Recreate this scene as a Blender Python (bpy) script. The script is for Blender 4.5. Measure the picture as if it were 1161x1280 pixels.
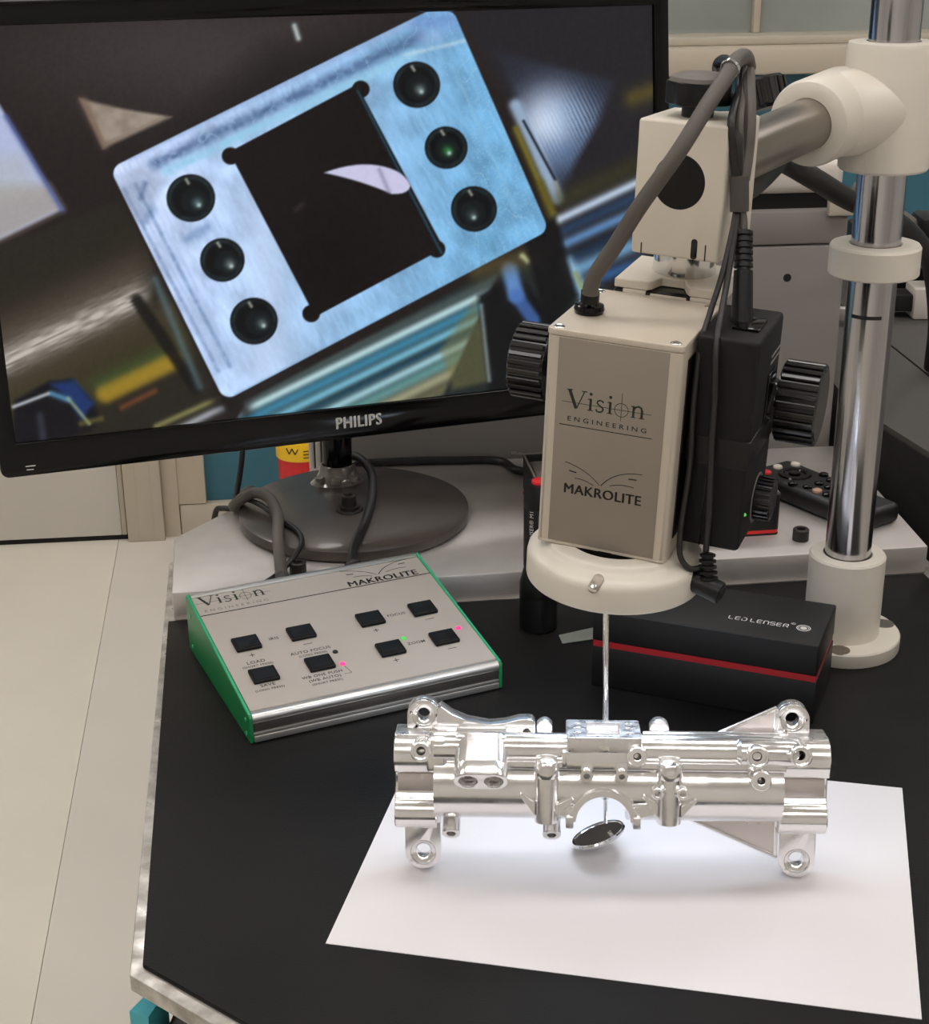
import bpy, bmesh, math, random
import numpy as np
from mathutils import Matrix, Vector
random.seed(3)
for o in list(bpy.data.objects): bpy.data.objects.remove(o, do_unlink=True)
SC = bpy.context.scene
COL = SC.collection
R = math.radians
T = Matrix.Translation
FLOOR = -0.86
CEIL = 1.84

# ------------------------------------------------------------------ camera
cam = bpy.data.cameras.new('camera'); camo = bpy.data.objects.new('camera', cam); COL.objects.link(camo)
F_PX, PITCH, ROLL = 1980.0, 22.1, 0.5
cam.sensor_fit = 'VERTICAL'; cam.sensor_height = 24.0
cam.lens = F_PX * 24.0 / 1280.0
cam.clip_start = 0.02; cam.clip_end = 50
camo.matrix_world = (Matrix.Translation((0, 0, 0.51294)) @ Matrix.Rotation(R(90 - PITCH), 4, 'X') @ Matrix.Rotation(R(-ROLL), 4, 'Z'))
SC.camera = camo

# ------------------------------------------------------------------ world, exposure
w = bpy.data.worlds.new('world'); SC.world = w; w.use_nodes = True
w.node_tree.nodes['Background'].inputs[0].default_value = (0.80, 0.82, 0.86, 1)
w.node_tree.nodes['Background'].inputs[1].default_value = 0.25
SC.view_settings.view_transform = 'Standard'
SC.view_settings.look = 'None'
SC.view_settings.exposure = 0.4
SC.view_settings.gamma = 1.0
SC.view_settings.use_curve_mapping = False
PANEL_POWER = 7.0

# ------------------------------------------------------------------ materials
def lin(c):
    out = []
    for v in c:
        v = v / 255.0
        out.append(v / 12.92 if v <= 0.04045 else ((v + 0.055) / 1.055) ** 2.4)
    return tuple(out)
MATS = {}
def mat(name, rgb, rough=0.5, metal=0.0, var=0.0, vscale=40.0, bump=0.0, bscale=300.0, emit=None, es=0.0, coat=0.0,
        rvar=0.0, spec=0.5, stretch=None, rgb2=None, trans=0.0, alpha=1.0):
    m = bpy.data.materials.new(name); m.use_nodes = True
    nt = m.node_tree; b = nt.nodes['Principled BSDF']
    c = lin(rgb)
    b.inputs['Base Color'].default_value = (*c, 1)
    b.inputs['Roughness'].default_value = rough
    b.inputs['Metallic'].default_value = metal
    b.inputs['Coat Weight'].default_value = coat
    b.inputs['Coat Roughness'].default_value = 0.08
    b.inputs['Specular IOR Level'].default_value = spec
    b.inputs['Transmission Weight'].default_value = trans
    b.inputs['Alpha'].default_value = alpha
    if emit:
        b.inputs['Emission Color'].default_value = (*lin(emit), 1)
        b.inputs['Emission Strength'].default_value = es
    if var or bump or rvar:
        tc = nt.nodes.new('ShaderNodeTexCoord'); mp = nt.nodes.new('ShaderNodeMapping')
        nt.links.new(tc.outputs['Object'], mp.inputs['Vector'])
        if stretch: mp.inputs['Scale'].default_value = stretch
    if var or rvar:
        n = nt.nodes.new('ShaderNodeTexNoise'); n.inputs['Scale'].default_value = vscale; n.inputs['Detail'].default_value = 5
        nt.links.new(mp.outputs[0], n.inputs['Vector'])
    if var:
        r = nt.nodes.new('ShaderNodeMix'); r.data_type = 'RGBA'
        c2 = lin(rgb2) if rgb2 else tuple(max(0, x * (1 - var)) for x in c)
        c1 = c if rgb2 else tuple(min(1, x * (1 + var)) for x in c)
        r.inputs[6].default_value = (*c1, 1); r.inputs[7].default_value = (*c2, 1)
        ramp = nt.nodes.new('ShaderNodeMapRange'); ramp.inputs[1].default_value = 0.35; ramp.inputs[2].default_value = 0.65
        nt.links.new(n.outputs[0], ramp.inputs[0])
        if rgb2:
            mu = nt.nodes.new('ShaderNodeMath'); mu.operation = 'MULTIPLY'; mu.inputs[1].default_value = var
            nt.links.new(ramp.outputs[0], mu.inputs[0]); nt.links.new(mu.outputs[0], r.inputs[0])
        else:
            nt.links.new(ramp.outputs[0], r.inputs[0])
        nt.links.new(r.outputs[2], b.inputs['Base Color'])
    if rvar:
        mr = nt.nodes.new('ShaderNodeMapRange'); mr.inputs[1].default_value = 0.3; mr.inputs[2].default_value = 0.7
        mr.inputs[3].default_value = max(0.02, rough - rvar); mr.inputs[4].default_value = min(1, rough + rvar)
        nt.links.new(n.outputs[0], mr.inputs[0]); nt.links.new(mr.outputs[0], b.inputs['Roughness'])
    if bump:
        n2 = nt.nodes.new('ShaderNodeTexNoise'); n2.inputs['Scale'].default_value = bscale; n2.inputs['Detail'].default_value = 3
        nt.links.new(mp.outputs[0], n2.inputs['Vector'])
        bp = nt.nodes.new('ShaderNodeBump'); bp.inputs['Strength'].default_value = bump; bp.inputs['Distance'].default_value = 0.001
        nt.links.new(n2.outputs[0], bp.inputs['Height']); nt.links.new(bp.outputs[0], b.inputs['Normal'])
    MATS[name] = m
    return m

mat('floor_cream', (226, 219, 204), 0.45, var=0.03, vscale=3, bump=0.05, bscale=60)
mat('floor_grey', (219, 212, 201), 0.45, var=0.03, vscale=3, bump=0.05, bscale=60)
mat('seam', (150, 142, 128), 0.8)
mat('wall_teal', (52, 104, 120), 0.6, var=0.03, vscale=4)
mat('wall_white', (226, 223, 219), 0.7, var=0.02, vscale=4)
mat('door_white', (205, 200, 192), 0.45, var=0.02, vscale=3)
mat('trim_white', (186, 177, 160), 0.5, var=0.03, vscale=8)
mat('trim_cream', (192, 180, 162), 0.5, var=0.02, vscale=8)
mat('dark_gap', (14, 13, 12), 0.8)
mat('glass', (150, 155, 150), 0.05, trans=0.0, metal=0.0, spec=0.8, var=0.15, vscale=2)
mat('ceiling', (225, 222, 215), 0.8)
mat('lamp_panel', (255, 255, 255), 0.5, emit=(255, 251, 249), es=PANEL_POWER)
mat('rubber', (13, 12, 12), 0.5, var=0.6, vscale=7, rgb2=(34, 32, 31), bump=0.25, bscale=900, rvar=0.1, spec=0.18)
mat('steel_edge', (206, 202, 196), 0.35, metal=0.6, var=0.6, vscale=70, rgb2=(112, 102, 90), rvar=0.12)
mat('steel_slab', (206, 200, 196), 0.45, metal=0.65, var=0.5, vscale=16, rgb2=(176, 169, 164), rvar=0.08, bump=0.05)
mat('paper', (226, 223, 225), 0.7)
mat('alu', (244, 243, 243), 0.19, metal=0.9, rvar=0.06, vscale=90, bump=0.04, bscale=220)
mat('alu_milled', (234, 232, 232), 0.3, metal=0.9, rvar=0.12, vscale=160, bump=0.12, bscale=500)
mat('alu_flat', (222, 214, 211), 0.36, metal=0.85, rvar=0.1, vscale=120, bump=0.08, bscale=400)
mat('chrome', (186, 184, 186), 0.17, metal=1.0, rvar=0.06, vscale=150, stretch=(1, 1, 0.01), var=0.18)
mat('steel_tube', (150, 142, 132), 0.3, metal=0.9)
mat('bright_steel', (215, 215, 215), 0.14, metal=1.0)
mat('mirror_glass', (235, 238, 240), 0.02, metal=1.0)
mat('cream_paint', (214, 205, 190), 0.42, bump=0.04, bscale=700, var=0.02, vscale=20)
mat('cream_cast', (214, 207, 194), 0.36, bump=0.06, bscale=500, var=0.02, vscale=20)
mat('head_shell', (194, 183, 167), 0.42, var=0.02, vscale=30)
mat('head_panel', (140, 130, 118), 0.5, bump=0.03, bscale=2500, var=0.02, vscale=30)
mat('black_plastic', (16, 15, 15), 0.4, spec=0.35, bump=0.05, bscale=900)
mat('black_gloss', (8, 7, 7), 0.12, spec=0.3)
mat('black_matte', (15, 13, 13), 0.6, spec=0.3, bump=0.06, bscale=900)
mat('black_knob', (22, 20, 20), 0.25, coat=0.2)
mat('knob_cap', (96, 90, 84), 0.55)
mat('dark_print', (22, 22, 20), 0.6)
mat('green_print', (26, 38, 24), 0.6)
mat('grey_print', (120, 116, 112), 0.5)
mat('white_print', (215, 212, 208), 0.5)
mat('cable_grey', (84, 78, 73), 0.55)
mat('cable_black', (28, 26, 25), 0.45)
mat('cable_sleeve', (70, 66, 63), 0.7)
mat('box_panel', (176, 168, 160), 0.42, bump=0.02, bscale=2500, var=0.015, vscale=30)
mat('rail_alu', (214, 212, 208), 0.28, metal=0.85)
mat('rail_dark', (96, 92, 88), 0.3, metal=0.8)
mat('green_side', (18, 120, 66), 0.38, coat=0.1)
mat('green_edge', (52, 170, 120), 0.3)
mat('led_red', (255, 60, 120), 0.4, emit=(255, 50, 120), es=0.9)
mat('led_green', (90, 200, 90), 0.4, emit=(90, 220, 90), es=0.25)
mat('led_off', (40, 36, 34), 0.4)
mat('disc_brown', (66, 59, 55), 0.34, coat=0.25, var=0.2, vscale=14, bump=0.02, rvar=0.08)
mat('clear_grey', (120, 112, 106), 0.12, spec=0.7, coat=0.5)
mat('ls_black', (17, 16, 16), 0.5, spec=0.35, bump=0.03, bscale=600, var=0.1, vscale=25)
mat('ls_red', (150, 14, 22), 0.5)
mat('ls_red_bright', (225, 40, 42), 0.4)
mat('foam_grey', (120, 112, 108), 0.8)
mat('remote_black', (24, 24, 25), 0.45)
mat('key_white', (205, 198, 188), 0.4)
mat('key_tan', (176, 140, 116), 0.5)
mat('key_red', (200, 40, 50), 0.5)
mat('bin_red', (208, 34, 36), 0.4)
mat('bin_yellow', (238, 190, 30), 0.4)
mat('machine_grey', (132, 126, 122), 0.55, bump=0.02, bscale=500, var=0.02, vscale=5)
mat('machine_white', (206, 198, 188), 0.5)
mat('granite', (78, 74, 70), 0.65, var=0.35, vscale=500, rgb2=(50, 47, 44), bump=0.05, bscale=400)
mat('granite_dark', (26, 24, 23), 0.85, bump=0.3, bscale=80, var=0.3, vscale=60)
mat('bolt_brown', (44, 39, 36), 0.45, metal=0.3)
mat('teal_cabinet', (70, 172, 186), 0.4)
mat('bore_shade', (92, 84, 80), 0.45, metal=0.9)
mat('patch_grey', (120, 124, 116), 0.5, var=0.08, vscale=60)
mat('led_ring', (255, 255, 255), 0.4, emit=(214, 232, 255), es=13.0)

# ------------------------------------------------------------------ builders
def rotm(yaw=0, pit=0, rol=0):
    return Matrix.Rotation(R(yaw), 4, 'Z') @ Matrix.Rotation(R(pit), 4, 'X') @ Matrix.Rotation(R(rol), 4, 'Y')
def frame(d):
    """4x4 matrix whose z axis is d"""
    d = Vector(d).normalized()
    if d.z > .9999: return Matrix.Identity(4)
    return d.to_track_quat('Z', 'Y').to_matrix().to_4x4()

class B:
    def __init__(self, s=1.0): self.bm = bmesh.new(); self.s = s
    def join(self, bm2, M=None):
        if M is not None: bmesh.ops.transform(bm2, matrix=M, verts=bm2.verts)
        me = bpy.data.meshes.new('tmp'); bm2.to_mesh(me); bm2.free(); self.bm.from_mesh(me); bpy.data.meshes.remove(me)
        return self
    def box(self, c, size, bev=0.0, seg=2, M=None):
        b = bmesh.new(); bmesh.ops.create_cube(b, size=1)
        bmesh.ops.scale(b, vec=size, verts=b.verts)
        if bev: bmesh.ops.bevel(b, geom=b.edges[:], offset=bev, segments=seg, profile=0.5, affect='EDGES')
        T = Matrix.Translation(c)
        return self.join(b, T if M is None else M @ T)
    def rng(self, x0, x1, y0, y1, z0, z1, bev=0.0, seg=2, M=None):
        return self.box(((x0 + x1) / 2, (y0 + y1) / 2, (z0 + z1) / 2), (abs(x1 - x0), abs(y1 - y0), abs(z1 - z0)), bev, seg, M)
    def lathe(self, prof, p=(0, 0, 0), d=(0, 0, 1), n=32, closed=False, a0=0.0, a1=None, M=None):
        b = bmesh.new(); rings = []
        full = a1 is None
        cnt = n if full else n + 1
        for r, z in prof:
            if r < 1e-9 and full: rings.append([b.verts.new((0, 0, z))]); continue
            rings.append([b.verts.new((r * math.cos(a0 + (2 * math.pi if full else (a1 - a0)) * i / n), r * math.sin(a0 + (2 * math.pi if full else (a1 - a0)) * i / n), z)) for i in range(cnt)])
        prs = list(zip(rings[:-1], rings[1:]))
        if closed: prs.append((rings[-1], rings[0]))
        for A, C in prs:
            for i in range(n):
                j = (i + 1) % cnt
                if not full and i + 1 >= cnt: break
                try:
                    if len(A) == 1 and len(C) == 1: continue
                    if len(A) == 1: b.faces.new((A[0], C[i], C[j]))
                    elif len(C) == 1: b.faces.new((A[i], A[j], C[0]))
                    else: b.faces.new((A[i], A[j], C[j], C[i]))
                except ValueError: pass
        T = Matrix.Translation(p) @ frame(d)
        return self.join(b, T if M is None else M @ T)
    def cyl(self, p0, p1, r, r1=None, n=28, bev=0.0, M=None):
        p0 = Vector(p0); p1 = Vector(p1); L = (p1 - p0).length; r1 = r if r1 is None else r1
        if bev: pr = [(0, 0), (r - bev, 0), (r - bev * .3, bev * .3), (r, bev), (r1, L - bev), (r1 - bev * .3, L - bev * .3), (r1 - bev, L), (0, L)]
        else: pr = [(0, 0), (r, 0), (r1, L), (0, L)]
        return self.lathe(pr, p0, p1 - p0, n, M=M)
    def boss(self, p, d, r, L, hole=0.0, depth=None, bev=0.4, n=28, step=None):
        """cylinder from p-d*L to p (end face at p) with a blind hole; step=(r2,depth2) counterbore"""
        depth = depth or L * .7
        pr = [(0, -L), (r, -L), (r, -bev), (r - bev, 0)]
        if step: pr += [(step[0] + bev * .5, 0), (step[0], -bev * .5), (step[0], -step[1]), (hole, -step[1] - bev * .3), (hole, -depth), (0, -depth - hole * .4)]
        elif hole: pr += [(hole + bev * .5, 0), (hole, -bev * .5), (hole, -depth), (0, -depth - hole * .4)]
        else: pr += [(0, 0)]
        return self.lathe(pr, p, d, n)
    def tube(self, path, r, n=10, res=6, cap=True, spline=True):
        pts = [Vector(p) for p in path]
        if spline and len(pts) > 2:
            q = [pts[0] * 2 - pts[1]] + pts + [pts[-1] * 2 - pts[-2]]; out = []
            for i in range(1, len(q) - 2):
                for k in range(res):
                    t = k / res; a, b_, c, d = q[i - 1], q[i], q[i + 1], q[i + 2]
                    out.append(0.5 * ((2 * b_) + (c - a) * t + (2 * a - 5 * b_ + 4 * c - d) * t * t + (3 * b_ - a - 3 * c + d) * t ** 3))
            out.append(pts[-1]); pts = out
        rr = r if isinstance(r, (list, tuple)) else None
        b = bmesh.new(); up = None; rings = []
        for i, p in enumerate(pts):
            t = (pts[min(i + 1, len(pts) - 1)] - pts[max(i - 1, 0)]).normalized()
            if up is None:
                up = Vector((0, 0, 1)) if abs(t.z) < .9 else Vector((0, 1, 0))
            u = t.cross(up).normalized(); v = u.cross(t).normalized(); up = v
            ra = r if rr is None else rr[0] + (rr[1] - rr[0]) * i / (len(pts) - 1)
            rings.append([b.verts.new(p + (u * math.cos(2 * math.pi * k / n) + v * math.sin(2 * math.pi * k / n)) * ra) for k in range(n)])
        for A, C in zip(rings[:-1], rings[1:]):
            for k in range(n): b.faces.new((A[k], A[(k + 1) % n], C[(k + 1) % n], C[k]))
        if cap: b.faces.new(rings[0][::-1]); b.faces.new(rings[-1])
        return self.join(b)
    def prism(self, poly, z0, z1, bev=0.0, seg=2, M=None):
        b = bmesh.new(); vs = [b.verts.new((x, y, z0)) for x, y in poly]
        f = b.faces.new(vs); g = bmesh.ops.extrude_face_region(b, geom=[f])
        bmesh.ops.translate(b, vec=(0, 0, z1 - z0), verts=[v for v in g['geom'] if isinstance(v, bmesh.types.BMVert)])
        bmesh.ops.recalc_face_normals(b, faces=b.faces)
        if bev: bmesh.ops.bevel(b, geom=b.edges[:], offset=bev, segments=seg, profile=0.5, affect='EDGES')
        bmesh.ops.triangulate(b, faces=[f for f in b.faces if len(f.verts) > 4])
        return self.join(b, M)
    def plate(self, outline, holes, z0, z1, bev=0.0, M=None):
        """flat plate with holes (outline and holes: lists of points)"""
        cu = bpy.data.curves.new('c', 'CURVE'); cu.dimensions = '2D'; cu.fill_mode = 'BOTH'
        cu.extrude = max((z1 - z0) / 2 - bev, 1e-6); cu.bevel_depth = bev; cu.bevel_resolution = 1; cu.offset = -bev
        for pts in [outline] + list(holes):
            sp = cu.splines.new('POLY'); sp.points.add(len(pts) - 1)
            for q, (x, y) in zip(sp.points, pts): q.co = (x, y, 0, 1)
            sp.use_cyclic_u = True
        ob = bpy.data.objects.new('c', cu); COL.objects.link(ob)
        dg = bpy.context.evaluated_depsgraph_get(); me = bpy.data.meshes.new_from_object(ob.evaluated_get(dg))
        b = bmesh.new(); b.from_mesh(me); bmesh.ops.remove_doubles(b, verts=b.verts, dist=1e-7)
        bpy.data.objects.remove(ob); bpy.data.curves.remove(cu); bpy.data.meshes.remove(me)
        T = Matrix.Translation((0, 0, (z0 + z1) / 2))
        return self.join(b, T if M is None else M @ T)
    def sphere(self, c, r, sc=(1, 1, 1), n=20):
        b = bmesh.new(); bmesh.ops.create_uvsphere(b, u_segments=n, v_segments=n // 2, radius=r); bmesh.ops.scale(b, vec=sc, verts=b.verts)
        return self.join(b, Matrix.Translation(c))
    def flat(self, polys, z=0.0, M=None):
        b = bmesh.new()
        for pts in polys:
            f = b.faces.new([b.verts.new((x, y, z)) for x, y in pts])
            if f.normal.z < 0: f.normal_flip()
        b.normal_update()
        for f in b.faces:
            if f.normal.z < 0: f.normal_flip()
        return self.join(b, M)
    def mesh(self, name, angle=32):
        bm = self.bm
        if self.s != 1.0: bmesh.ops.scale(bm, vec=(self.s,) * 3, verts=bm.verts)
        bmesh.ops.recalc_face_normals(bm, faces=bm.faces)
        for f in bm.faces: f.smooth = True
        ca = math.radians(angle)
        for e in bm.edges:
            e.smooth = not (len(e.link_faces) == 2 and e.calc_face_angle(0) > ca)
        me = bpy.data.meshes.new(name); bm.to_mesh(me); bm.free(); return me

def put(name, src, material, parent=None, M=None, angle=32):
    me = src.mesh(name, angle) if isinstance(src, B) else src
    o = bpy.data.objects.new(name, me); COL.objects.link(o)
    if material:
        me.materials.clear(); me.materials.append(MATS[material])
    if parent: o.parent = parent
    if M is not None: o.matrix_local = M
    return o
def tag(o, label, cat, group=None):
    o['label'] = label; o['category'] = cat
    if group: o['group'] = group
    return o
def thing(name, label, cat, M=None, group=None):
    o = bpy.data.objects.new(name, None); COL.objects.link(o); o.empty_display_size = 0.02
    if M is not None: o.matrix_world = M
    return tag(o, label, cat, group)
def struct(o):
    o['kind'] = 'structure'; return o
def circ(x, y, r, n=24, a0=0.0): return [(x + r * math.cos(a0 + 2 * math.pi * i / n), y + r * math.sin(a0 + 2 * math.pi * i / n)) for i in range(n)]
def arc(x, y, r, a, b, n=12): return [(x + r * math.cos(R(a + (b - a) * i / n)), y + r * math.sin(R(a + (b - a) * i / n))) for i in range(n + 1)]
def rrect(x0, x1, y0, y1, r, n=5):
    return arc(x1 - r, y0 + r, r, -90, 0, n) + arc(x1 - r, y1 - r, r, 0, 90, n) + arc(x0 + r, y1 - r, r, 90, 180, n) + arc(x0 + r, y0 + r, r, 180, 270, n)
def bez(p0, p1, p2, n=14): return [((1 - t) ** 2 * p0[0] + 2 * t * (1 - t) * p1[0] + t * t * p2[0], (1 - t) ** 2 * p0[1] + 2 * t * (1 - t) * p1[1] + t * t * p2[1]) for t in [i / n for i in range(n + 1)]]
def ribbon(pts, w0, w1=None):
    """quads along a polyline, width w0 -> w1"""
    w1 = w0 if w1 is None else w1; P = [Vector((x, y)) for x, y in pts]; L = []; Rr = []
    for i, p in enumerate(P):
        t = (P[min(i + 1, len(P) - 1)] - P[max(i - 1, 0)]).normalized(); nn = Vector((-t.y, t.x)); ww = (w0 + (w1 - w0) * i / max(1, len(P) - 1)) / 2
        L.append(p + nn * ww); Rr.append(p - nn * ww)
    return [[tuple(Rr[i]), tuple(Rr[i + 1]), tuple(L[i + 1]), tuple(L[i])] for i in range(len(P) - 1)]
def text_b(s, size, bold=0.0, space=1.0, align='LEFT', width=None, shear=0.0, over_=0.0):
    cu = bpy.data.curves.new('t', 'FONT'); cu.body = s; cu.size = size; cu.offset = bold * size; cu.space_character = space; cu.align_x = align; cu.shear = shear
    cu.resolution_u = 3
    ob = bpy.data.objects.new('t', cu); COL.objects.link(ob)
    dg = bpy.context.evaluated_depsgraph_get(); me = bpy.data.meshes.new_from_object(ob.evaluated_get(dg))
    bpy.data.objects.remove(ob); bpy.data.curves.remove(cu)
    b = B(); b.bm.from_mesh(me)
    if over_:
        for k_ in (-1, 1):
            me2 = me.copy(); me2.transform(T((k_ * over_ * size, k_ * over_ * size * .4, 0))); b.bm.from_mesh(me2); bpy.data.meshes.remove(me2)
    bpy.data.meshes.remove(me)
    if width:
        xs = [v.co.x for v in b.bm.verts]; k = width / (max(xs) - min(xs)); bmesh.ops.scale(b.bm, vec=(k, 1, 1), verts=b.bm.verts)
    return b
FRONT = Matrix.Rotation(R(90), 4, 'X')          # lays an XY drawing on a face that looks along -y

# ================================================================== the room
WALL_YAW = 5.8
WA = Vector((-1.032, 3.2398, 0))                 # a point on the back wall at the floor line
WM = T(WA) @ Matrix.Rotation(R(WALL_YAW), 4, 'Z')   # wall frame: x along the wall, y away from the room, z up (z=0 table height)
fl = struct(put('floor', B().rng(-3.2, 3.6, -2.6, 3.9, FLOOR - .08, FLOOR - .004), 'seam'))
sd = (Vector((-.5276, 1.6576)) - Vector((-.6912, 2.865))).normalized()
s0 = Vector((-.6912, 2.865)) - sd * 1.2; s1 = s0 + sd * 6.2
put('floor_sheet', B().prism([(-3.2, -2.6), (s1.x - .0005, -2.6), (s0.x - .0005, 3.9), (-3.2, 3.9)], FLOOR - .004, FLOOR), 'floor_cream', fl)
put('floor_sheet', B().prism([(s1.x + .0005, -2.6), (3.6, -2.6), (3.6, 3.9), (s0.x + .0005, 3.9)], FLOOR - .004, FLOOR), 'floor_grey', fl)
wb = struct(put('wall_back', B().rng(.0, 5.2, .0, .12, FLOOR, .115).rng(-2.6, .0, 0, .12, FLOOR, CEIL).rng(.0, 5.2, 0, .12, 1.25, CEIL).rng(3.6, 5.2, 0, .12, .115, 1.25).rng(0, 1.26, 0, .12, .115, 1.25), 'wall_teal', M=WM))
bb = struct(put('baseboard_back', B().rng(.401, 5.0, -.024, 0, FLOOR, -.787, .003), 'trim_white', M=WM))
struct(put('wall_left', B().rng(-3.3, -3.2, -2.6, 3.9, FLOOR, CEIL), 'wall_white'))
struct(put('wall_right', B().rng(3.6, 3.7, -2.6, 4.2, FLOOR, CEIL), 'wall_white'))
struct(put('wall_front', B().rng(-3.3, 3.7, -2.7, -2.6, FLOOR, CEIL), 'wall_white'))
struct(put('ceiling', B().rng(-3.3, 3.7, -2.7, 4.2, CEIL, CEIL + .1), 'ceiling'))
# sliding door with its leaf, bottom gap, guide post and frame
d1 = struct(put('door_1', B().rng(-1.2, .272, -.035, 0, FLOOR + .012, 1.3, .003), 'door_white', M=WM))
put('bottom_gap_shade', B().rng(-1.2, .285, -.03, -.004, FLOOR + .0005, FLOOR + .012), 'dark_gap', d1)  # dark strip stands in for the shade in the gap under the door
put('door_edge_strip', B().rng(.272, .283, -.034, 0, FLOOR + .012, 1.3, .002), 'trim_white', d1)
t1 = struct(put('trim_1', B().rng(.286, .366, -.05, 0, FLOOR, 1.3, .002).rng(.312, .345, -.0512, -.04, FLOOR + .004, 1.3, .0008), 'trim_white', M=WM))
t2 = struct(put('trim_2', B().rng(.3665, .40, -.03, 0, FLOOR, 1.3, .001).rng(.399, .46, -.026, 0, -.785, 1.3, .001), 'trim_cream', M=WM))
# window with deep white sill board
w1 = struct(put('window_1', B().rng(1.26, 3.6, .05, .065, .19, 1.25), 'glass', M=WM))
put('window_sill', B().rng(1.2, 3.66, -.06, .05, .115, .172, .008), 'trim_cream', w1)
put('window_ledge', B().rng(1.2, 3.66, -.03, .06, .172, .19, .004), 'trim_white', w1)
put('window_frame', B().rng(1.26, 1.3, .03, .09, .19, 1.25, .004).rng(3.56, 3.6, .03, .09, .19, 1.25, .004).rng(1.26, 3.6, .03, .09, 1.2, 1.25, .004).rng(1.655, 1.67, .035, .085, .19, 1.25, .003), 'trim_cream', w1)
put('blind', B().rng(1.33, 1.65, .066, .08, .19, 1.2).rng(1.68, 3.5, .066, .08, .19, 1.2), 'trim_cream', w1)

# ceiling lamps, unseen, added for soft top light and reflections on the metal
for i, (x, y) in enumerate([(-1.6, -.9), (0.1, -.9), (1.8, -.9), (-1.6, .75), (0.1, .75), (1.8, .75), (-1.6, 2.4), (0.1, 2.4), (1.8, 2.4)]):
    L = thing('added_ceiling_light', 'unseen long white ceiling light panel added in the %s row, %s' % (('front', 'middle', 'rear')[i // 3], ('on the left', 'in the centre', 'on the right')[i % 3]), 'light', T((x, y, CEIL)), 'added ceiling light panels')
    put('housing', B().rng(-.62, .62, -.17, .17, -.02, 0, .004), 'ceiling', L)
    put('diffuser', B().rng(-.6, .6, -.15, .15, -.026, -.0205), 'lamp_panel', L)

# ================================================================== workbench
tb = thing('workbench', 'workbench with a worn bright steel edge around the black mat', 'workbench', T((0, 0, 0)))
TOP = [(-.1712, .6535), (-.1237, .6162), (-.02, .535), (.445, .594), (.372, 1.15), (.347, 1.375), (-.13, 1.33), (-.19, 1.2397), (-.238, 1.168)]
put('table_plate', B().prism(TOP, -.0130, -.0032, .0010), 'steel_edge', tb)
put('apron', B().prism([(-.13, .72), (.40, .68), (.34, 1.33), (-.19, 1.17)], -.06, -.0131), 'black_matte', tb)
for x, y in [(.38, .70), (.31, 1.3), (-.17, 1.15)]:
    put('leg', B().rng(x - .02, x + .02, y - .02, y + .02, FLOOR, -.0605, .002), 'black_matte', tb)
MATP = [(-.1652, .6585), (-.106, .6124), (-.016, .5437), (.4345, .601), (.3585, 1.128), (-.2195, 1.0545)]
tag(put('rubber_mat', B().prism(MATP, -.003, 0, .0006), 'rubber'), 'black rubber mat covering the front of the workbench', 'mat')
SLAB = [(-.2165, 1.0605), (.3620, 1.1345), (.3440, 1.369), (-.13, 1.327), (-.186, 1.2397), (-.2317, 1.165)]
tag(put('steel_plate', B().prism(SLAB, -.003, .020, .0018), 'steel_slab'), 'raised grey steel plate across the back of the workbench, under the monitor base', 'steel plate')
put('leg', B().prism([(-.181, .6830), (-.1700, .6780), (-.164, .70), (-.1690, .708)], FLOOR, -.05), 'teal_cabinet', tb)
du_ = thing('drawer_unit', 'black drawer unit under the front of the workbench beside the teal leg', 'cabinet', T((-.1635, .676, FLOOR)))
put('unit_body', B().prism([(.0, .0), (.2, -.04), (.25, .2), (.03, .24)], .0, .80, .004), 'black_plastic', du_)
put('round_lock', B().cyl((.028, -.003, .775), (.026, -.012, .775), .012, n=24), 'black_matte', du_)

# sheet of paper
PC = [(-.0735, .673), (.217, .611)]
ux = Vector((.2905, -.062)).normalized(); uy = Vector((-ux.y, ux.x))
p0 = Vector(PC[0]); quad = [p0, p0 + ux * .297, p0 + ux * .297 + uy * .210, p0 + uy * .210]
tag(put('paper_sheet', B().prism([tuple(q) for q in quad], .0001, .0005), 'paper'), 'white sheet of paper lying on the black mat under the machined part', 'paper')

# ================================================================== machined aluminium housing
PM = T((.0779, .7325, .0013)) @ rotm(-2.5, -10, 0)
part = thing('machined_housing', 'shiny machined aluminium housing with four eared corners standing on white paper', 'machined part', PM)
XZ = Matrix.Rotation(R(90), 4, 'X')              # drawing (x,y)->(x,z), extrusion z -> -y
def pp(name, b, m='alu', parent=part, angle=32): return put(name, b, m, parent, angle=angle)
S = .001
def ear(cx, cz, r, base_z, half, up, hole_r, name='mounting_ear', xin=None):
    if up: out = arc(cx, cz, r, 0, 180, 18) + [(cx - r, base_z), (cx + r, base_z)]
    else: out = arc(cx, cz, r, 180, 360, 18) + [(cx + half, base_z), (cx - half, base_z)]
    b = B(S); b.plate(out, [circ(cx, cz, r * .70)], -0.0, 3.4, .5, M=XZ)          # front lip: y -3.4..0
    b.plate(out, [circ(cx, cz, hole_r)], -5.6, -.05, .3, M=XZ)
    e = pp(name, b, 'alu')
    c = B(S); c.lathe([(r * .70, 0.2), (r * .66, -1.2), (hole_r + 1.0, -1.6), (hole_r, -2.4), (hole_r, -6.0)], (cx, -3.2, cz), (0, -1, 0), 32)
    pp('countersink', c, 'alu', e)
    return e
ear(-101.6, 90.2, 8.8, 78, 8.8, True, 3.4)
ear(95.9, 90.0, 9.0, 76, 9.0, True, 3.6)
ear(-102.3, 11.2, 9.8, 36, 9.8, False, 4.0)
ear(101.4, 9.7, 9.7, 36, 9.7, False, 4.0)
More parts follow.
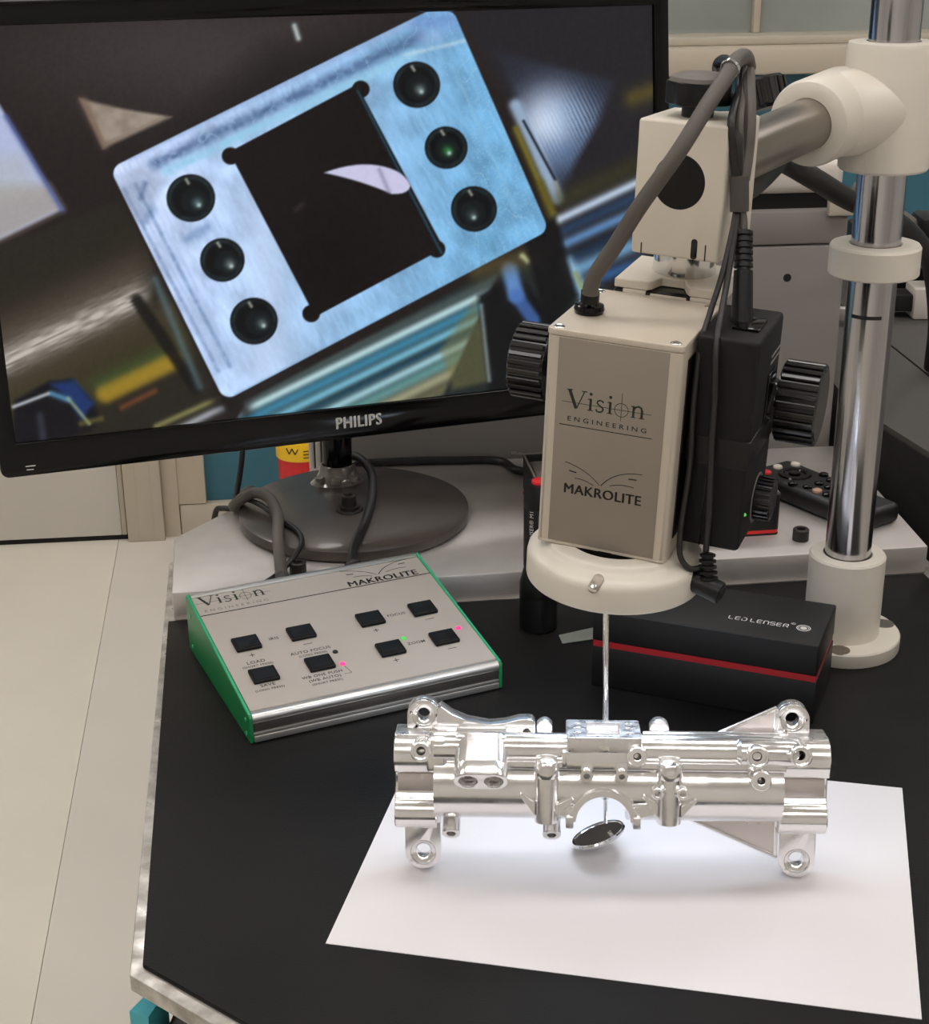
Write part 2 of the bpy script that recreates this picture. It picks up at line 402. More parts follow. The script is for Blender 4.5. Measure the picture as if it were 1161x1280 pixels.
# end blocks: stacked rounded bands
def endblock(x0, x1, x2):
    prof = [(6, 82)] + arc(-9, 71.5, 11.5, 75, 215, 16)
    prof += [(-17.5, 63), (-12.0, 61.5), (-12.0, 49.5), (-14.2, 47.0)] + arc(-9.5, 38.2, 9.3, 120, 268, 16) + [(6, 29)]
    My = Matrix(((0, 0, 1, 0), (1, 0, 0, 0), (0, 1, 0, 0), (0, 0, 0, 1)))   # (a,b,c)->(c,a,b)
    b = B(S); b.prism(prof, x0, x1, .5, 1, M=My)
    e = pp('end_block', b, 'alu', angle=40)
    return e
eb1 = endblock(-116.5, -94.0, 0); eb2 = endblock(88.5, 114.0, 0)
for e, x0, x1 in ((eb1, -115, -95), (eb2, 90, 112.5)):
    b = B(S); b.rng(x0, x1, -12.35, -11.5, 50.5, 60.5, .15); pp('milled_flat', b, 'alu_flat', e)
    b = B(S); b.rng(x0 - 1, x1 + 1, -14, -2, 80.2, 83.0, 1.0); pp('top_land', b, 'alu_milled', e)
# main tube, cut by the saddle arch
def boolean(ob, cutters):
    for c in cutters:
        m = ob.modifiers.new('b', 'BOOLEAN'); m.operation = 'DIFFERENCE'; m.solver = 'EXACT'; m.object = c
    dg = bpy.context.evaluated_depsgraph_get(); me = bpy.data.meshes.new_from_object(ob.evaluated_get(dg))
    ob.modifiers.clear(); old = ob.data; ob.data = me
    for c in cutters: bpy.data.objects.remove(c, do_unlink=True)
    b = bmesh.new(); b.from_mesh(me)
    for f in b.faces: f.smooth = True
    for e in b.edges: e.smooth = not (len(e.link_faces) == 2 and e.calc_face_angle(0) > R(32))
    b.to_mesh(me); b.free()
AX, AZ = -5.5, 42.0
tube = pp('main_tube', B(S).lathe([(0, 0), (19, 0), (19, 184), (0, 184)], (-95, -9, 55), (1, 0, 0), 64), 'alu')
cut = put('cut', B(S).cyl((AX, 30, AZ), (AX, -50, AZ), 14.2, n=64), None, part)
bpy.context.view_layer.update()
boolean(tube, [cut])
tube.data.materials.clear(); tube.data.materials.append(MATS['alu'])
# saddle arch flange
b = B(S)
out = arc(AX, AZ, 18.0, 0, 180, 28) + arc(AX, AZ, 14.2, 180, 0, 28)
b.prism(out, 5.0, 31.5, .35, 1, M=XZ)
arch = pp('arch_flange', b, 'alu')
for s in (-1, 1):
    b = B(S); b.rng(AX + s * 17.6 - 2, AX + s * 17.6 + 2, -33, -18, AZ - 3.0, AZ + 3.2, .5); pp('arch_lip', b, 'alu_milled', arch)
    b = B(S); b.prism([(AX + s * 17.5, AZ + 1), (AX + s * 15.8, AZ + 8), (AX + s * 27, AZ + 9.5), (AX + s * 29, AZ + 4.5)][::s], 10, 29.5, .5, 1, M=XZ); pp('arch_web', b, 'alu', arch)
# upper rail with flat underside strip
rail = pp('upper_rail', B(S).lathe([(0, 0), (8.4, 0), (8.4, 184), (0, 184)], (-95, -14.5, 76.6), (1, 0, 0), 48), 'alu')
b = B(S); b.rng(-62, 90, -25.5, -4, 68.6, 73.2, 1.1, 2); pp('rail_step', b, 'alu', rail)
b = B(S); b.cyl((16, -8, 80.0), (88, -8, 80.0), 4.6, n=32); pp('rail_crest', b, 'alu', rail)
# left web plate with stepped block in front
b = B(S)
web = [(-94, 70), (-94, 95.5), (-92, 97.0), (-86, 92.6), (-78, 89.2), (-66, 87.0), (-58, 87.8), (-50, 90.0), (-45.5, 90.3)] + arc(-44.6, 87.0, 3.2, 80, 0, 6) + [(-41.2, 70)]
b.plate(web, [circ(-46.0, 83.0, 1.9, 16)], -2.0, 8.2, .5, M=XZ)
wp = pp('web_plate', b, 'alu')
b = B(S); b.rng(-84, -56.5, -20, -6, 70, 85.0, 1.6, 3).rng(-82, -58.5, -24, -6, 68, 80.0, 1.6, 3); pp('stepped_block', b, 'alu', wp)
# twin port boss
nd = Vector((0, -math.cos(R(35)), -math.sin(R(35))))
FM = T((-69.7, -35, 65.2)) @ Matrix((Vector((1, 0, 0)).to_4d(), Vector((0, -nd.z, nd.y)).to_4d(), (-nd).to_4d(), (0, 0, 0, 1))).transposed()
FM = Matrix(((1, 0, 0, -69.7), (0, -math.sin(R(35)) , -nd.y * -1, -35), (0, math.cos(R(35)), nd.z, 65.2), (0, 0, 0, 1)))
FM = T((-69.7, -35, 65.2)) @ Matrix.Rotation(R(90 + 35), 4, 'X')      # local z -> outward along nd
st = arc(6.9, 0, 7.3, -90, 90, 14) + arc(-6.9, 0, 7.3, 90, 270, 14)
b = B(S); b.plate(st, [circ(6.7, 0, 5.0), circ(-6.7, 0, 5.0)], -9, 0, .5, M=FM); b.prism(st, -26, -8.9, M=FM)
tp = pp('twin_port_boss', b, 'alu')
for s in (-1, 1):
    b = B(S); b.lathe([(5.05, -.3), (5.0, -4), (2.6, -5), (2.4, -8.5), (0, -8.6)], FM @ Vector((6.7 * s, 0, 0)), nd, 28); pp('port_bore', b, 'alu_milled', tp)
# pad block: raised pad with pocket and six holes (this is what the monitor shows)
b = B(S); b.rng(-25, 14, -29, -1, 70, 80.0, .8, 2)
pad = pp('pad_block', b, 'alu')
b = B(S); b.plate(rrect(-25, 14, -29, -1, 1.6), [rrect(-14.3, 3.3, -25.5, -5, 1.2)] + [circ(x, y, 1.7, 16) for x in (-19.2, 8.2) for y in (-22, -15, -8)], 79.9, 88.2, .45)
pp('pad_frame', b, 'alu_milled', pad)
b = B(S); b.rng(-14.2, 3.2, -25.4, -5.1, 80.0, 81.0); pp('pocket_floor', b, 'alu_flat', pad)
b = B(S); b.rng(-27.5, -24.8, -26, -3, 70, 79, .8); pp('pad_shoulder', b, 'alu', pad)
b = B(S); b.rng(13.8, 16, -24, -3, 70, 79, .8); pp('pad_shoulder', b, 'alu', pad)
# column bosses in front of the tube
def column(x):
    b = B(S); b.cyl((x, -25.5, 40.5), (x, -25.5, 66), 6.4, n=32).lathe([(6.4, 0), (6.9, 2), (6.9, 6), (5.6, 8.4), (3.4, 9.6), (0, 9.9)], (x, -25.5, 65.5), (0, 0, 1), 32)
    c = pp('column_boss', b, 'alu')
    b = B(S); b.prism([(x - 6, 52), (x - 13.5, 57.2), (x - 14.5, 56), (x - 6, 44)], 22, 30, .4, 1, M=XZ); b.prism([(x + 6, 44), (x + 14.5, 54), (x + 13.5, 55.5), (x + 6, 51)], 22, 30, .4, 1, M=XZ)
    pp('column_fin', b, 'alu', c)
    return c
column(-35.3); cr = column(29.2)
for x in (22.6, 35.6):
    b = B(S); b.boss((x, -33.0, 59.0), (0, -1, .08), 3.2, 16, 1.5, 6, .35, 20); pp('small_boss', b, 'alu')
for x in (-14.5, 3.8):
    b = B(S); b.boss((x, -33.0, 68.2), (0, -1, -.1), 3.4, 14, 1.6, 6, .35, 20); pp('small_boss', b, 'alu')
    b = B(S); b.rng(x - 3.2, x + 3.2, -29.6, -16, 68.2, 75, .8); pp('boss_rib', b, 'alu')
# port bosses
for x, y, z, r, hl, stp in [(-101.6, -27.5, 78.3, 5.4, 2.4, (3.7, 2.6)), (74.0, -31, 79.0, 5.8, 2.6, (4.3, 3.0)), (96.6, -29.5, 79.3, 5.8, 2.6, (4.3, 3.0)), (76.2, -31.5, 66.4, 5.4, 2.0, None), (11.6, -32, 79.0, 5.2, 2.0, None)]:
    b = B(S); b.boss((x, y, z), (0, -1, .12), r, 20, hl, 14, .5, 28, stp); pb_ = pp('port_boss', b, 'alu')
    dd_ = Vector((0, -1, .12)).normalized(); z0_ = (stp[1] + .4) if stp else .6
    b = B(S); b.lathe([(hl * .98, -z0_), (hl * .86, -z0_ - .3), (hl * .86, -13), (0, -13.3)], (x, y, z), dd_, 24); pp('bore_shade_liner', b, 'bore_shade', pb_)  # dark liner added inside each hole, deep-hole shade put into its colour
b = B(S); b.lathe([(0, 0), (5.6, 0), (7.6, 2.2), (7.6, 30), (6.4, 32), (0, 32)], (64, -19.5, 77.5), (1, 0, 0), 36); pp('port_bridge', b, 'alu')
b = B(S); b.lathe([(0, 0), (5.8, 0), (6.4, 2), (6.4, 12), (0, 12)], (76, -21.5, 60.5), (0, .2, 1), 28); pp('port_saddle', b, 'alu')
b = B(S); b.rng(-99, -88, -22, -4, 64, 84, 2.4, 3); pp('port_saddle', b, 'alu')
# downward pegs
for x in (-86.0, -32.2):
    b = B(S); b.boss((x, -20.5, 29.6), (0, -.80, -.60), 4.9, 22, 2.4, 7, .5, 26); pp('peg', b, 'alu')
# gussets in the plane of the ears
b = B(S); b.prism([(52.5, 78.0), (87.3, 95.8), (88.5, 78.0)], -3.0, 1.0, .3, 1, M=XZ)
g = pp('gusset', b, 'alu_flat')
b = B(S)
for a, c in (((52.0, 79.0), (87.5, 96.2)), ((87.0, 95.5), (87.0, 78))):
    b.tube([(a[0], -1.2, a[1]), (c[0], -1.2, c[1])], 1.3, 10, spline=False)
pp('gusset_rim', b, 'alu', g)
b = B(S); b.prism([(35.5, 36.0), (90.0, 36.0), (90.4, 11.5)], -3.0, 1.0, .3, 1, M=XZ)
g = pp('gusset', b, 'alu_flat')
b = B(S)
for a, c in (((35.5, 35.6), (90.6, 11.0)), ((89.6, 12), (89.6, 37)), ((42, 36.3), (90, 36.3))):
    b.tube([(a[0], -1.2, a[1]), (c[0], -1.2, c[1])], 1.2, 10, spline=False)
pp('gusset_rim', b, 'alu', g)
b = B(S); b.rng(87.5, 93.5, -8, 5, 30, 84, 1.5, 3); pp('end_rib', b, 'alu')
b = B(S); b.rng(-97, -92, -8, 5, 30, 84, 1.5, 3); pp('end_rib', b, 'alu')
# rounded posts on the back of the rail
for x, r in ((-36.4, 4.3), (25.2, 5.2)):
    b = B(S); b.plate(arc(x, 83.6, r, 0, 180, 14) + [(x - r, 72), (x + r, 72)], [], -4.5, 2.5, .5, M=XZ); pp('rear_post', b, 'alu_milled')

# ================================================================== inspection mirror on a rod
mir = thing('inspection_mirror', 'small round inspection mirror on a thin steel rod below the ring light', 'mirror', T((.0734, .7535, .0112)))
def rel(p): return tuple(Vector(p) - Vector((.0734, .7535, .0112)))
nrm = Vector((-.35, .213, .912)).normalized()
b = B(); b.lathe([(0, -.0022), (.0120, -.0022), (.0152, -.0012), (.0158, .0002), (.0152, .0012), (.0143, .0010), (.0141, .0004)], (0, 0, 0), nrm, 48); put('mirror_frame', b, 'bright_steel', mir)
b = B(); b.lathe([(0, .0005), (.0142, .0005)], (0, 0, 0), nrm, 48); put('mirror_glass', b, 'mirror_glass', mir)
b = B(); b.cyl(rel((.0778, .7600, .0150)), rel((.0773, .7598, .0340)), .0012, n=14); put('thin_rod', b, 'bright_steel', mir)
b = B(); b.cyl(rel((.0773, .7598, .0310)), rel((.0771, .7598, .0400)), .0022, n=18, bev=.0004); put('rod_collar', b, 'bright_steel', mir)
b = B(); b.cyl(rel((.0771, .7598, .0400)), rel((.0746, .7590, .1530)), .0017, n=16); put('rod', b, 'bright_steel', mir)

# ================================================================== column stand
ST = Vector((.2665, 1.010, 0))
stand = thing('column_stand', 'polished steel column stand with cream base, stop collar, cross clamp and boom', 'stand', T(ST))
b = B(); b.lathe([(0, 0), (.0405, 0), (.041, .001), (.041, .0095), (.0402, .0106), (0, .0106)], n=72); fb = put('base_flange', b, 'cream_cast', stand)
for a in (-104, 14, 135):
    x, y = .0335 * math.cos(R(a)), .0335 * math.sin(R(a))
    b = B(); b.lathe([(.0072, -.0004), (.0072, .0001), (.0068, .0002), (.0060, .0001), (0, .0001)], (x, y, .0107), n=24); put('bolt_recess', b, 'steel_tube', fb)
b = B(); b.lathe([(.0262, .0105), (.0262, .0685), (.0252, .0700), (.0168, .0700), (.0166, .066)], n=72); put('socket', b, 'cream_cast', stand)
b = B(); b.cyl((0, 0, .03), (0, 0, .56), .0157, n=64); col_ = put('column', b, 'chrome', stand)
b = B(); b.lathe([(.01585, -.0012), (.01592, 0), (.01585, .0012)], (0, 0, .2415), n=20, a0=R(-150), a1=R(-75)); put('marker_line', b, 'dark_print', col_)
b = B(); b.lathe([(.0160, .2675), (.0284, .2675), (.0291, .2684), (.0291, .2855), (.0280, .2872), (.0170, .2875), (.0160, .2865)], n=72); put('stop_collar', b, 'cream_cast', stand)
# cross clamp
TA = Vector((.1126, .826, .3616)); TB = Vector((.2067, .965, .3693)); TD = (TB - TA).normalized()
b = B(); b.lathe([(.0160, .335), (.0272, .335), (.0282, .3365), (.0282, .4095), (.0270, .4125), (.0165, .4130)], n=72)
cl = put('clamp_body', b, 'cream_cast', stand)
hs = TB - ST - Vector((0, 0, 0)); 
b = B(); b.lathe([(.0157, 0), (.0205, 0), (.0248, .0022), (.0262, .006), (.0262, .056), (.024, .062), (.0157, .062)], hs, TD, 56); put('clamp_horn', b, 'cream_cast', cl)
b = B()
mid = hs + TD * .031
b.tube([mid, mid * .5 + Vector((0, 0, mid.z * .5 + .001)), Vector((0, 0, mid.z + .002))], [.0255, .0275], 32, 6)
put('clamp_bridge', b, 'cream_cast', cl)
b = B(); b.cyl((.0270, -.008, .371), (.0345, -.0105, .371), .0042, n=18, bev=.0008); put('clamp_screw', b, 'bright_steel', cl)
# clamp lever knob behind the horn
b = B(); kc = Vector((.1955, 1.030, .3765)) - ST
b.lathe([(0, -.006), (.010, -.006), (.0115, -.004), (.0115, .012), (.010, .0135), (0, .0135)], kc, (-.2, .25, .9), 24)
for i in range(12):
    a = 2 * math.pi * i / 12; Fm = T(kc) @ frame((-.2, .25, .9)); b.rng(.0105, .0128, -.0018, .0018, -.004, .012, .0006, 1, M=Fm @ Matrix.Rotation(a, 4, 'Z'))
put('clamp_lever', b, 'black_knob', cl)
# boom tube
b = B(); b.cyl(TA + TD * .016 - ST, TB + TD * .085 - ST, .0155, n=56); put('boom_tube', b, 'steel_tube', stand)
# boom end block
BM = T(Vector((.1136, .83, .3559)) - ST) @ rotm(-28.7, -.45, 1.64)
b = B(); b.prism([(-25.2, -35.5), (24.6, -35.5), (24.6, 35.4), (-25.0, 35.4)], -49, 0, 1.6, 3, M=Matrix.Scale(.001, 4) @ XZ)
blk = put('boom_block', b, 'cream_paint', stand, BM)
b = B(S); b.lathe([(0, .35), (14.0, .35), (14.4, .1), (14.4, -.4)], (-.4, 0, 4.7), (0, -1, 0), 48); put('black_cap', b, 'black_plastic', blk)
b = B(S); b.plate(rrect(8.9, 12.4, -35.0, -24, 1.7), [], -.05, .12, M=XZ); put('slot', b, 'dark_print', blk)
b = B(S); b.rng(-19.5, -18.8, -.12, 0, -35, -29.5); put('scale_mark', b, 'dark_print', blk)
b = B(S); b.rng(16.6, 17.3, -.12, 0, -35, -26.5); put('scale_mark', b, 'dark_print', blk)
# star knob on the block
KM = T((-.0018, .024, .0354))
b = B(S); b.cyl((0, 0, 0), (0, 0, 8), 8.5, n=32)
b2 = bmesh.new()
def lobed(r, a, n=84, k=7): return [((r + a * math.cos(k * 2 * math.pi * i / n)) * math.cos(2 * math.pi * i / n), (r + a * math.cos(k * 2 * math.pi * i / n)) * math.sin(2 * math.pi * i / n)) for i in range(n)]
b.prism(lobed(16.3, 1.2), 6.5, 18.5, .9, 2)
kn = put('star_knob', b, 'black_plastic', blk, KM)
b = B(S); b.lathe([(16.2, 18.3), (15.2, 20.4), (11, 22.2), (0, 23.0)], n=56); put('knob_cap', b, 'knob_cap', kn)

# ================================================================== inspection camera head
HM = T((.0743, .775, .2335)) @ rotm(-22.0, 1.37, 2.86)
head = thing('inspection_camera', 'grey and cream video inspection camera head hanging from the boom', 'camera', HM)
def hp(name, b, m, parent=head, angle=32): return put(name, b, m, parent, angle=angle)
b = B(S); b.plate(rrect(-35.8, 35.8, 0, 79.5, 3.2), [], -58.8, 56.6, .0); bd = hp('camera_body', b, 'head_shell')
b = B(S); b.plate(rrect(-36.2, 36.2, -.4, 79.9, 3.4), [], 56.8, 60.2, .7); tpz = hp('top_cover', b, 'head_shell')
b = B(S); b.plate(rrect(-36.0, 36.0, -.2, 79.7, 3.2), [], -60.0, -58.6, .4); hp('bottom_cover', b, 'head_shell')
b = B(S); b.rng(-29.2, 29.2, -.35, .5, -58, 56, .12); pn = hp('front_panel', b, 'head_panel', bd)
b = B(S); b.rng(35.6, 36.4, 12, 66, -50, 50, .2); hp('side_panel', b, 'black_plastic', bd)
for x, y in ((-31, 4.5), (30.5, 4.8), (30.5, 74.5), (-31, 74.5)):
    b = B(S); b.lathe([(3.0, 0), (2.8, .25), (2.2, .5), (1.6, .35), (0, .2)], (x, y, 60.2), n=20); hp('cover_screw', b, 'bright_steel', tpz)
b = B(S); b.lathe([(5.0, 0), (7.6, .3), (8.2, 2.2), (7.6, 4.4), (5.4, 5.2), (5.0, 5.6), (5.0, 12), (3.8, 13)], (-24.5, 34, 60.2), n=32); hp('cable_gland', b, 'black_gloss', tpz)

# ---- printed marks
def vision_polys(em):
    P = []
    P += ribbon([(.02, 1), (.42, 0)], .17) + ribbon([(.84, 1), (.44, 0)], .055)
    P += ribbon([(-.12, .985), (.2, .985)], .05) + ribbon([(.68, .985), (.98, .985)], .05)
    for x in (1.18, 2.22):
        P += ribbon([(x, .0), (x, .64)], .13); P += ribbon([(x - .15, .02), (x + .15, .02)], .045); P += ribbon([(x - .15, .6), (x + .03, .64)], .05); P.append(circ(x, .9, .085, 14))
    s = [(1.87, .54), (1.80, .61), (1.68, .64), (1.56, .59), (1.53, .49), (1.60, .40), (1.72, .33), (1.83, .25), (1.86, .14), (1.79, .04), (1.66, 0), (1.53, .04), (1.48, .13)]
    P += ribbon(s, .085)
    P += ribbon(arc(2.82, .3, .36, 0, 360, 40), .032); P += ribbon([(2.82, -.28), (2.82, 1.22)], .03)
    P += ribbon([(-.35, .3), (4.4, .3)], .03)
    P += ribbon([(3.46, 0), (3.46, .62)], .12); P += ribbon([(3.32, .02), (3.6, .02)], .045); P += ribbon([(3.32, .59), (3.48, .63)], .05)
    P += ribbon([(3.48, .45), (3.56, .58), (3.70, .64), (3.85, .58), (3.9, .42)], .08, .12); P += ribbon([(3.9, .44), (3.9, 0)], .13); P += ribbon([(3.76, .02), (4.05, .02)], .045)
    return [[(x * em, y * em) for x, y in p] for p in P]
def makro_polys(w):
    u = w / 100.0
    P = ribbon(bez((0, 42), (30, 36), (48, 17), 18), .9 * u / u * 1.2, .9) + ribbon(bez((50, 17), (68, 42), (104, 42), 18), 1.3, 1.0)
    P += ribbon(bez((14, 21), (28, 22), (40, 15), 10), 1.0) + ribbon(bez((62, 19), (78, 25), (94, 22), 10), 1.0)
    P += ribbon([(6, 30.5), (16, 29)], 1.8) + ribbon([(86, 33), (97, 33.5)], 1.8)
    return [[(x * u, y * u) for x, y in p] for p in P]
def stamp(name, b, m, parent, M): return put(name, b, m, parent, M)
PF = lambda x, z, y=-.00042: T((x, y, z)) @ FRONT
stamp('vision_logo', B().flat(vision_polys(.0101)), 'green_print', pn, PF(-.0222, .0190))
t = text_b('ENGINEERING', .0036, .01, 1.6, width=.0425); stamp('engineering_print', t, 'dark_print', pn, PF(-.0225, .0118))
stamp('logo_underline', B().flat(ribbon([(-.0265, 0), (.0235, 0)], .00045)), 'dark_print', pn, PF(0, .0092))
t = text_b('MAKROLITE', .0078, .0, 1.06, width=.0425, over_=.03); stamp('makrolite_print', t, 'dark_print', pn, PF(-.0222, -.0290))
stamp('makrolite_swoosh', B().flat(makro_polys(.0405)), 'dark_print', pn, PF(-.0220, -.0285))

# focus carriage, dovetail and knobs
b = B(S); b.rng(-26, 30, 80.2, 125, -40, 62, 3); fc = hp('focus_carriage', b, 'black_plastic')
dv = [(-25, 80.6), (-6, 80.6), (-4, 84), (-1.5, 93), (11.5, 93), (15, 84), (17.5, 80.6), (33, 80.6), (33, 133), (-25, 133)]
b = B(S); b.prism(dv, 62.2, 67.2, .5, 1)
dq = hp('dovetail_plate', b, 'cream_paint')
b = B(S); b.rng(-20, -7, 80.4, 120, 56, 62, .5).rng(18, 33, 80.4, 120, 56, 62, .5).rng(-4.5, 16, 80.4, 84, 56, 61, .5); hp('dovetail_slide', b, 'cream_paint', dq)
b = B(S); b.rng(-5, 15, 84.2, 100, 56, 62.1); hp('dovetail_slot', b, 'black_gloss', dq)
b = B(S); b.cyl((6, 112, 67), (6, 112, 90), 17.6, n=56, bev=.5); hp('swivel_pin', b, 'bright_steel', dq)
def knurl(x0, x1, r, sgn):
    b = B(S); n = 26
    b.lathe([(0, 0), (r - 1.6, 0), (r - 1.6, abs(x1 - x0) - 1), (r - 3, abs(x1 - x0)), (0, abs(x1 - x0))], (x0, 100, 5), (sgn, 0, 0), 52)
    Fm = T((x0, 100, 5)) @ frame((sgn, 0, 0))
    for i in range(n):
        b.box((r - 1.2, 0, abs(x1 - x0) / 2), (2.6, 3.1, abs(x1 - x0) - 1.2), .6, 1, M=Fm @ Matrix.Rotation(2 * math.pi * i / n, 4, 'Z'))
    return b
hp('focus_knob', knurl(-64, -86, 22.5, -1), 'black_knob'); hp('focus_knob', knurl(70, 93, 23, 1), 'black_knob')
b = B(S); b.cyl((-64, 100, 5), (70, 100, 5), 8, n=24); hp('knob_shaft', b, 'black_plastic')
b = B(S); b.cyl((3, 21.5, -70), (3, 21.5, -59.5), 22, n=40); hp('lens_mount', b, 'black_plastic')

# ================================================================== ring light
RM = HM @ T((.0030, .0215, -.0820))
ring = thing('ring_light', 'cream round ring light under the camera head with a right-angle plug', 'ring light', RM)
b = B(S); b.lathe([(27, -.3), (47.8, -.5), (48.2, .0), (48.4, 1.0), (48.4, 12), (47.8, 14.6), (46, 16.6), (42, 17.8), (39.5, 18.4), (38.3, 19.4), (37.6, 20.8), (36.4, 21.6), (34, 21.8), (27, 21.8), (27, 3)], n=96, closed=True)
rb = put('ring_housing', b, 'cream_cast', ring)
b = B(S); b.lathe([(30, -.9), (45, -.9)], n=72); put('led_window', b, 'led_ring', ring)
b = B(S); b.lathe([(27.2, -1.0), (30, -1.2), (30, -.4), (27.2, -.4)], n=48, closed=True); put('inner_lip', b, 'black_plastic', ring)
a = R(-86)
Mx = T((.0465 * math.cos(a), .0465 * math.sin(a), .0158)) @ Matrix.Rotation(a + R(90), 4, 'Z') @ Matrix.Rotation(R(55), 4, 'X') @ Matrix.Rotation(R(-20), 4, 'Z')
b = B(S); b.plate(rrect(-3.0, 3.0, -5.4, 5.4, 2.9), [], -.5, .6, .2); sl = put('screw_slot', b, 'steel_tube', ring, Mx)
b = B(S); b.lathe([(1.6, .6), (1.4, 1.2), (0, 1.3)], (0, -1.8, 0), n=16); put('screw', b, 'bright_steel', sl)
# right-angle plug
HI = RM.inverted()
q0 = HI @ Vector((.1190, .7740, .1600)); q1 = HI @ Vector((.1360, .7635, .1548)); qm = HI @ Vector((.1290, .7680, .1570)); q2 = HI @ Vector((.1292, .7725, .1745))
b = B(); b.cyl(q0, q1, .0062, n=28, bev=.001).cyl(q1, q1 + (q1 - q0).normalized() * .0006, .0042, n=20); pl = put('plug', b, 'black_plastic', ring)
b = B()
for i in range(5):
    c = qm.lerp(q2, .25 + .17 * i); b.lathe([(.0028, -.001), (.0058 - .0004 * i, -.0006), (.0058 - .0004 * i, .0008), (.0028, .0012)], c, q2 - qm, 20)
b.cyl(qm, q2, .0032, n=16); put('strain_relief', b, 'black_plastic', pl)

# ================================================================== battery pack strapped to the head
pack = thing('light_control_pack', 'black control pack with dial strapped to the side of the camera head', 'control pack', HM)
b = B(S); b.rng(38, 70.5, 17, 77, -53.5, 62.5, 2.4, 3); pk = put('pack_case', b, 'black_matte', pack)
b = B(S); b.rng(49.4, 50.0, 16.6, 20, -53, 62, .1); put('case_seam', b, 'black_gloss', pk)
b = B(S); b.rng(37.4, 71.1, 16.3, 77.6, -7, 9, 1.2, 2); put('strap', b, 'black_plastic', pack)
b = B(S); b.rng(52, 66, 33, 55, 62.3, 64, .4); put('socket_plate', b, 'black_gloss', pk)
b = B(S); b.rng(70.3, 71.5, 48, 66, 6, 36, .4).box((72.2, 57, 22), (3.2, 11, 17), .8, 2, M=T((72.2, 57, 22)) @ Matrix.Rotation(R(9), 4, 'Y') @ T((-72.2, -57, -22))); put('rocker_switch', b, 'black_gloss', pk)
b = B(S)
for y0, z0 in ((62, 44), (61, 40.5), (30, 3.0), (30, -.5)):
    b.rng(70.4, 70.9, y0 - 10, y0 + 12, z0, z0 + 1.1, .1)
put('vent_slit', b, 'grey_print', pk)
b = B(S); n = 22
b.lathe([(0, 0), (11.2, 0), (11.2, 8.2), (10.4, 9), (0, 9)], (71, 54, -36), (1, 0, 0), 44)
Fm = T((71, 54, -36)) @ frame((1, 0, 0))
for i in range(n): b.box((11.4, 0, 4.5), (1.6, 1.5, 8.4), .3, 1, M=Fm @ Matrix.Rotation(2 * math.pi * i / n, 4, 'Z'))
put('dial', b, 'black_knob', pack)
b = B(S); b.lathe([(12.6, 0), (14.0, 0), (14.0, .5), (12.6, .5)], (70.4, 54, -36), (1, 0, 0), 40, closed=True); put('dial_ring', b, 'grey_print', pk)
b = B(S); b.sphere((70.6, 24.5, -34.5), 1.0); put('indicator_led', b, 'led_green', pk)

# ================================================================== cables on the head
def cable(name, label, path, r, m='cable_black', n=12, res=7, group=None):
    base = Vector(path[0]); b = B(); b.tube([tuple(Vector(p) - base) for p in path], r, n, res)
    o = put(name, b, m, None, T(base)); return tag(o, label, 'cable', group)
HC = [(.0663, .8055, .3075), (.0668, .805, .312), (.0692, .803, .3195), (.0778, .8, .3337), (.0896, .795, .3554), (.1077, .795, .3819), (.1236, .81, .403), (.1353, .83, .4141), (.1423, .845, .4199), (.1493, .86, .4202), (.1524, .866, .4139)]
cable('camera_cable', 'thick grey cable rising from the camera head across the boom block', HC, .0043, 'cable_grey', 14)
cb = thing('cable_bundle', 'bundle of thin dark cables hanging beside the boom block in a sleeve', 'cables', T((.146, .838, .34)))
def relb(L): return [tuple(Vector(p) - Vector((.146, .838, .34))) for p in L]
for P, r, m in (([(.1416, .845, .4167), (.1413, .875, .4175), (.1395, .89, .4125), (.1395, .875, .4025), (.1426, .845, .399), (.1417, .824, .3849), (.1426, .822, .3629)], .0026, 'cable_black'),
                ([(.1524, .866, .4139), (.1505, .85, .4076), (.1491, .834, .3915), (.1478, .828, .3761), (.1457, .823, .3627)], .0034, 'cable_grey'),
                ([(.1482, .86, .4183), (.1456, .85, .4056), (.1376, .822, .3933), (.139, .82, .3775), (.1414, .82, .3633)], .0020, 'cable_black'),
                ([(.1493, .862, .418), (.1477, .85, .4056), (.1429, .827, .3925), (.1434, .824, .3768), (.1438, .822, .3629)], .0020, 'cable_grey')):
    put('cable_strand', B().tube(relb(P), r, 10, 7), m, cb)
put('heat_sleeve', B().tube(relb([(.1431, .821, .3651), (.1435, .82, .3562), (.1438, .819, .3473)]), .0050, 16, 4), 'cable_sleeve', cb)
put('cable_tie', B().lathe([(.0046, -.001), (.0052, -.001), (.0052, .001), (.0046, .001)], relb([(.1380, .8365, .4172)])[0], (.6, .75, .4), 24, closed=True), 'bright_steel', cb)
cable('ring_cable', 'thin black lead running down the camera head to the ring light plug', [(.1421, .819, .3482), (.1395, .812, .338), (.1333, .8, .3178), (.1259, .788, .3), (.1202, .776, .286), (.1178, .772, .2592), (.1173, .772, .2242), (.1145, .772, .1926), (.114, .770, .1754), (.1188, .768, .1679), (.1259, .770, .1669)], .0016)
cable('pack_cable', 'thin black lead hanging in front of the control pack', [(0.1433, 0.819, 0.3482), (0.1402, 0.81, 0.3343), (0.136, 0.798, 0.3162), (0.1307, 0.782, 0.2995), (0.1278, 0.771, 0.2921), (0.1269, 0.766, 0.279), (0.1274, 0.766, 0.2621), (0.1271, 0.766, 0.2362), (0.1276, 0.766, 0.2007), (0.1281, 0.772, 0.1753)], .0017)
pgm = thing('power_plug', 'black ribbed plug pushed into the top of the control pack', 'plug', T((.1445, .797, .2936)))
def relp(p): return tuple(Vector(p) - Vector((.1445, .797, .2936)))
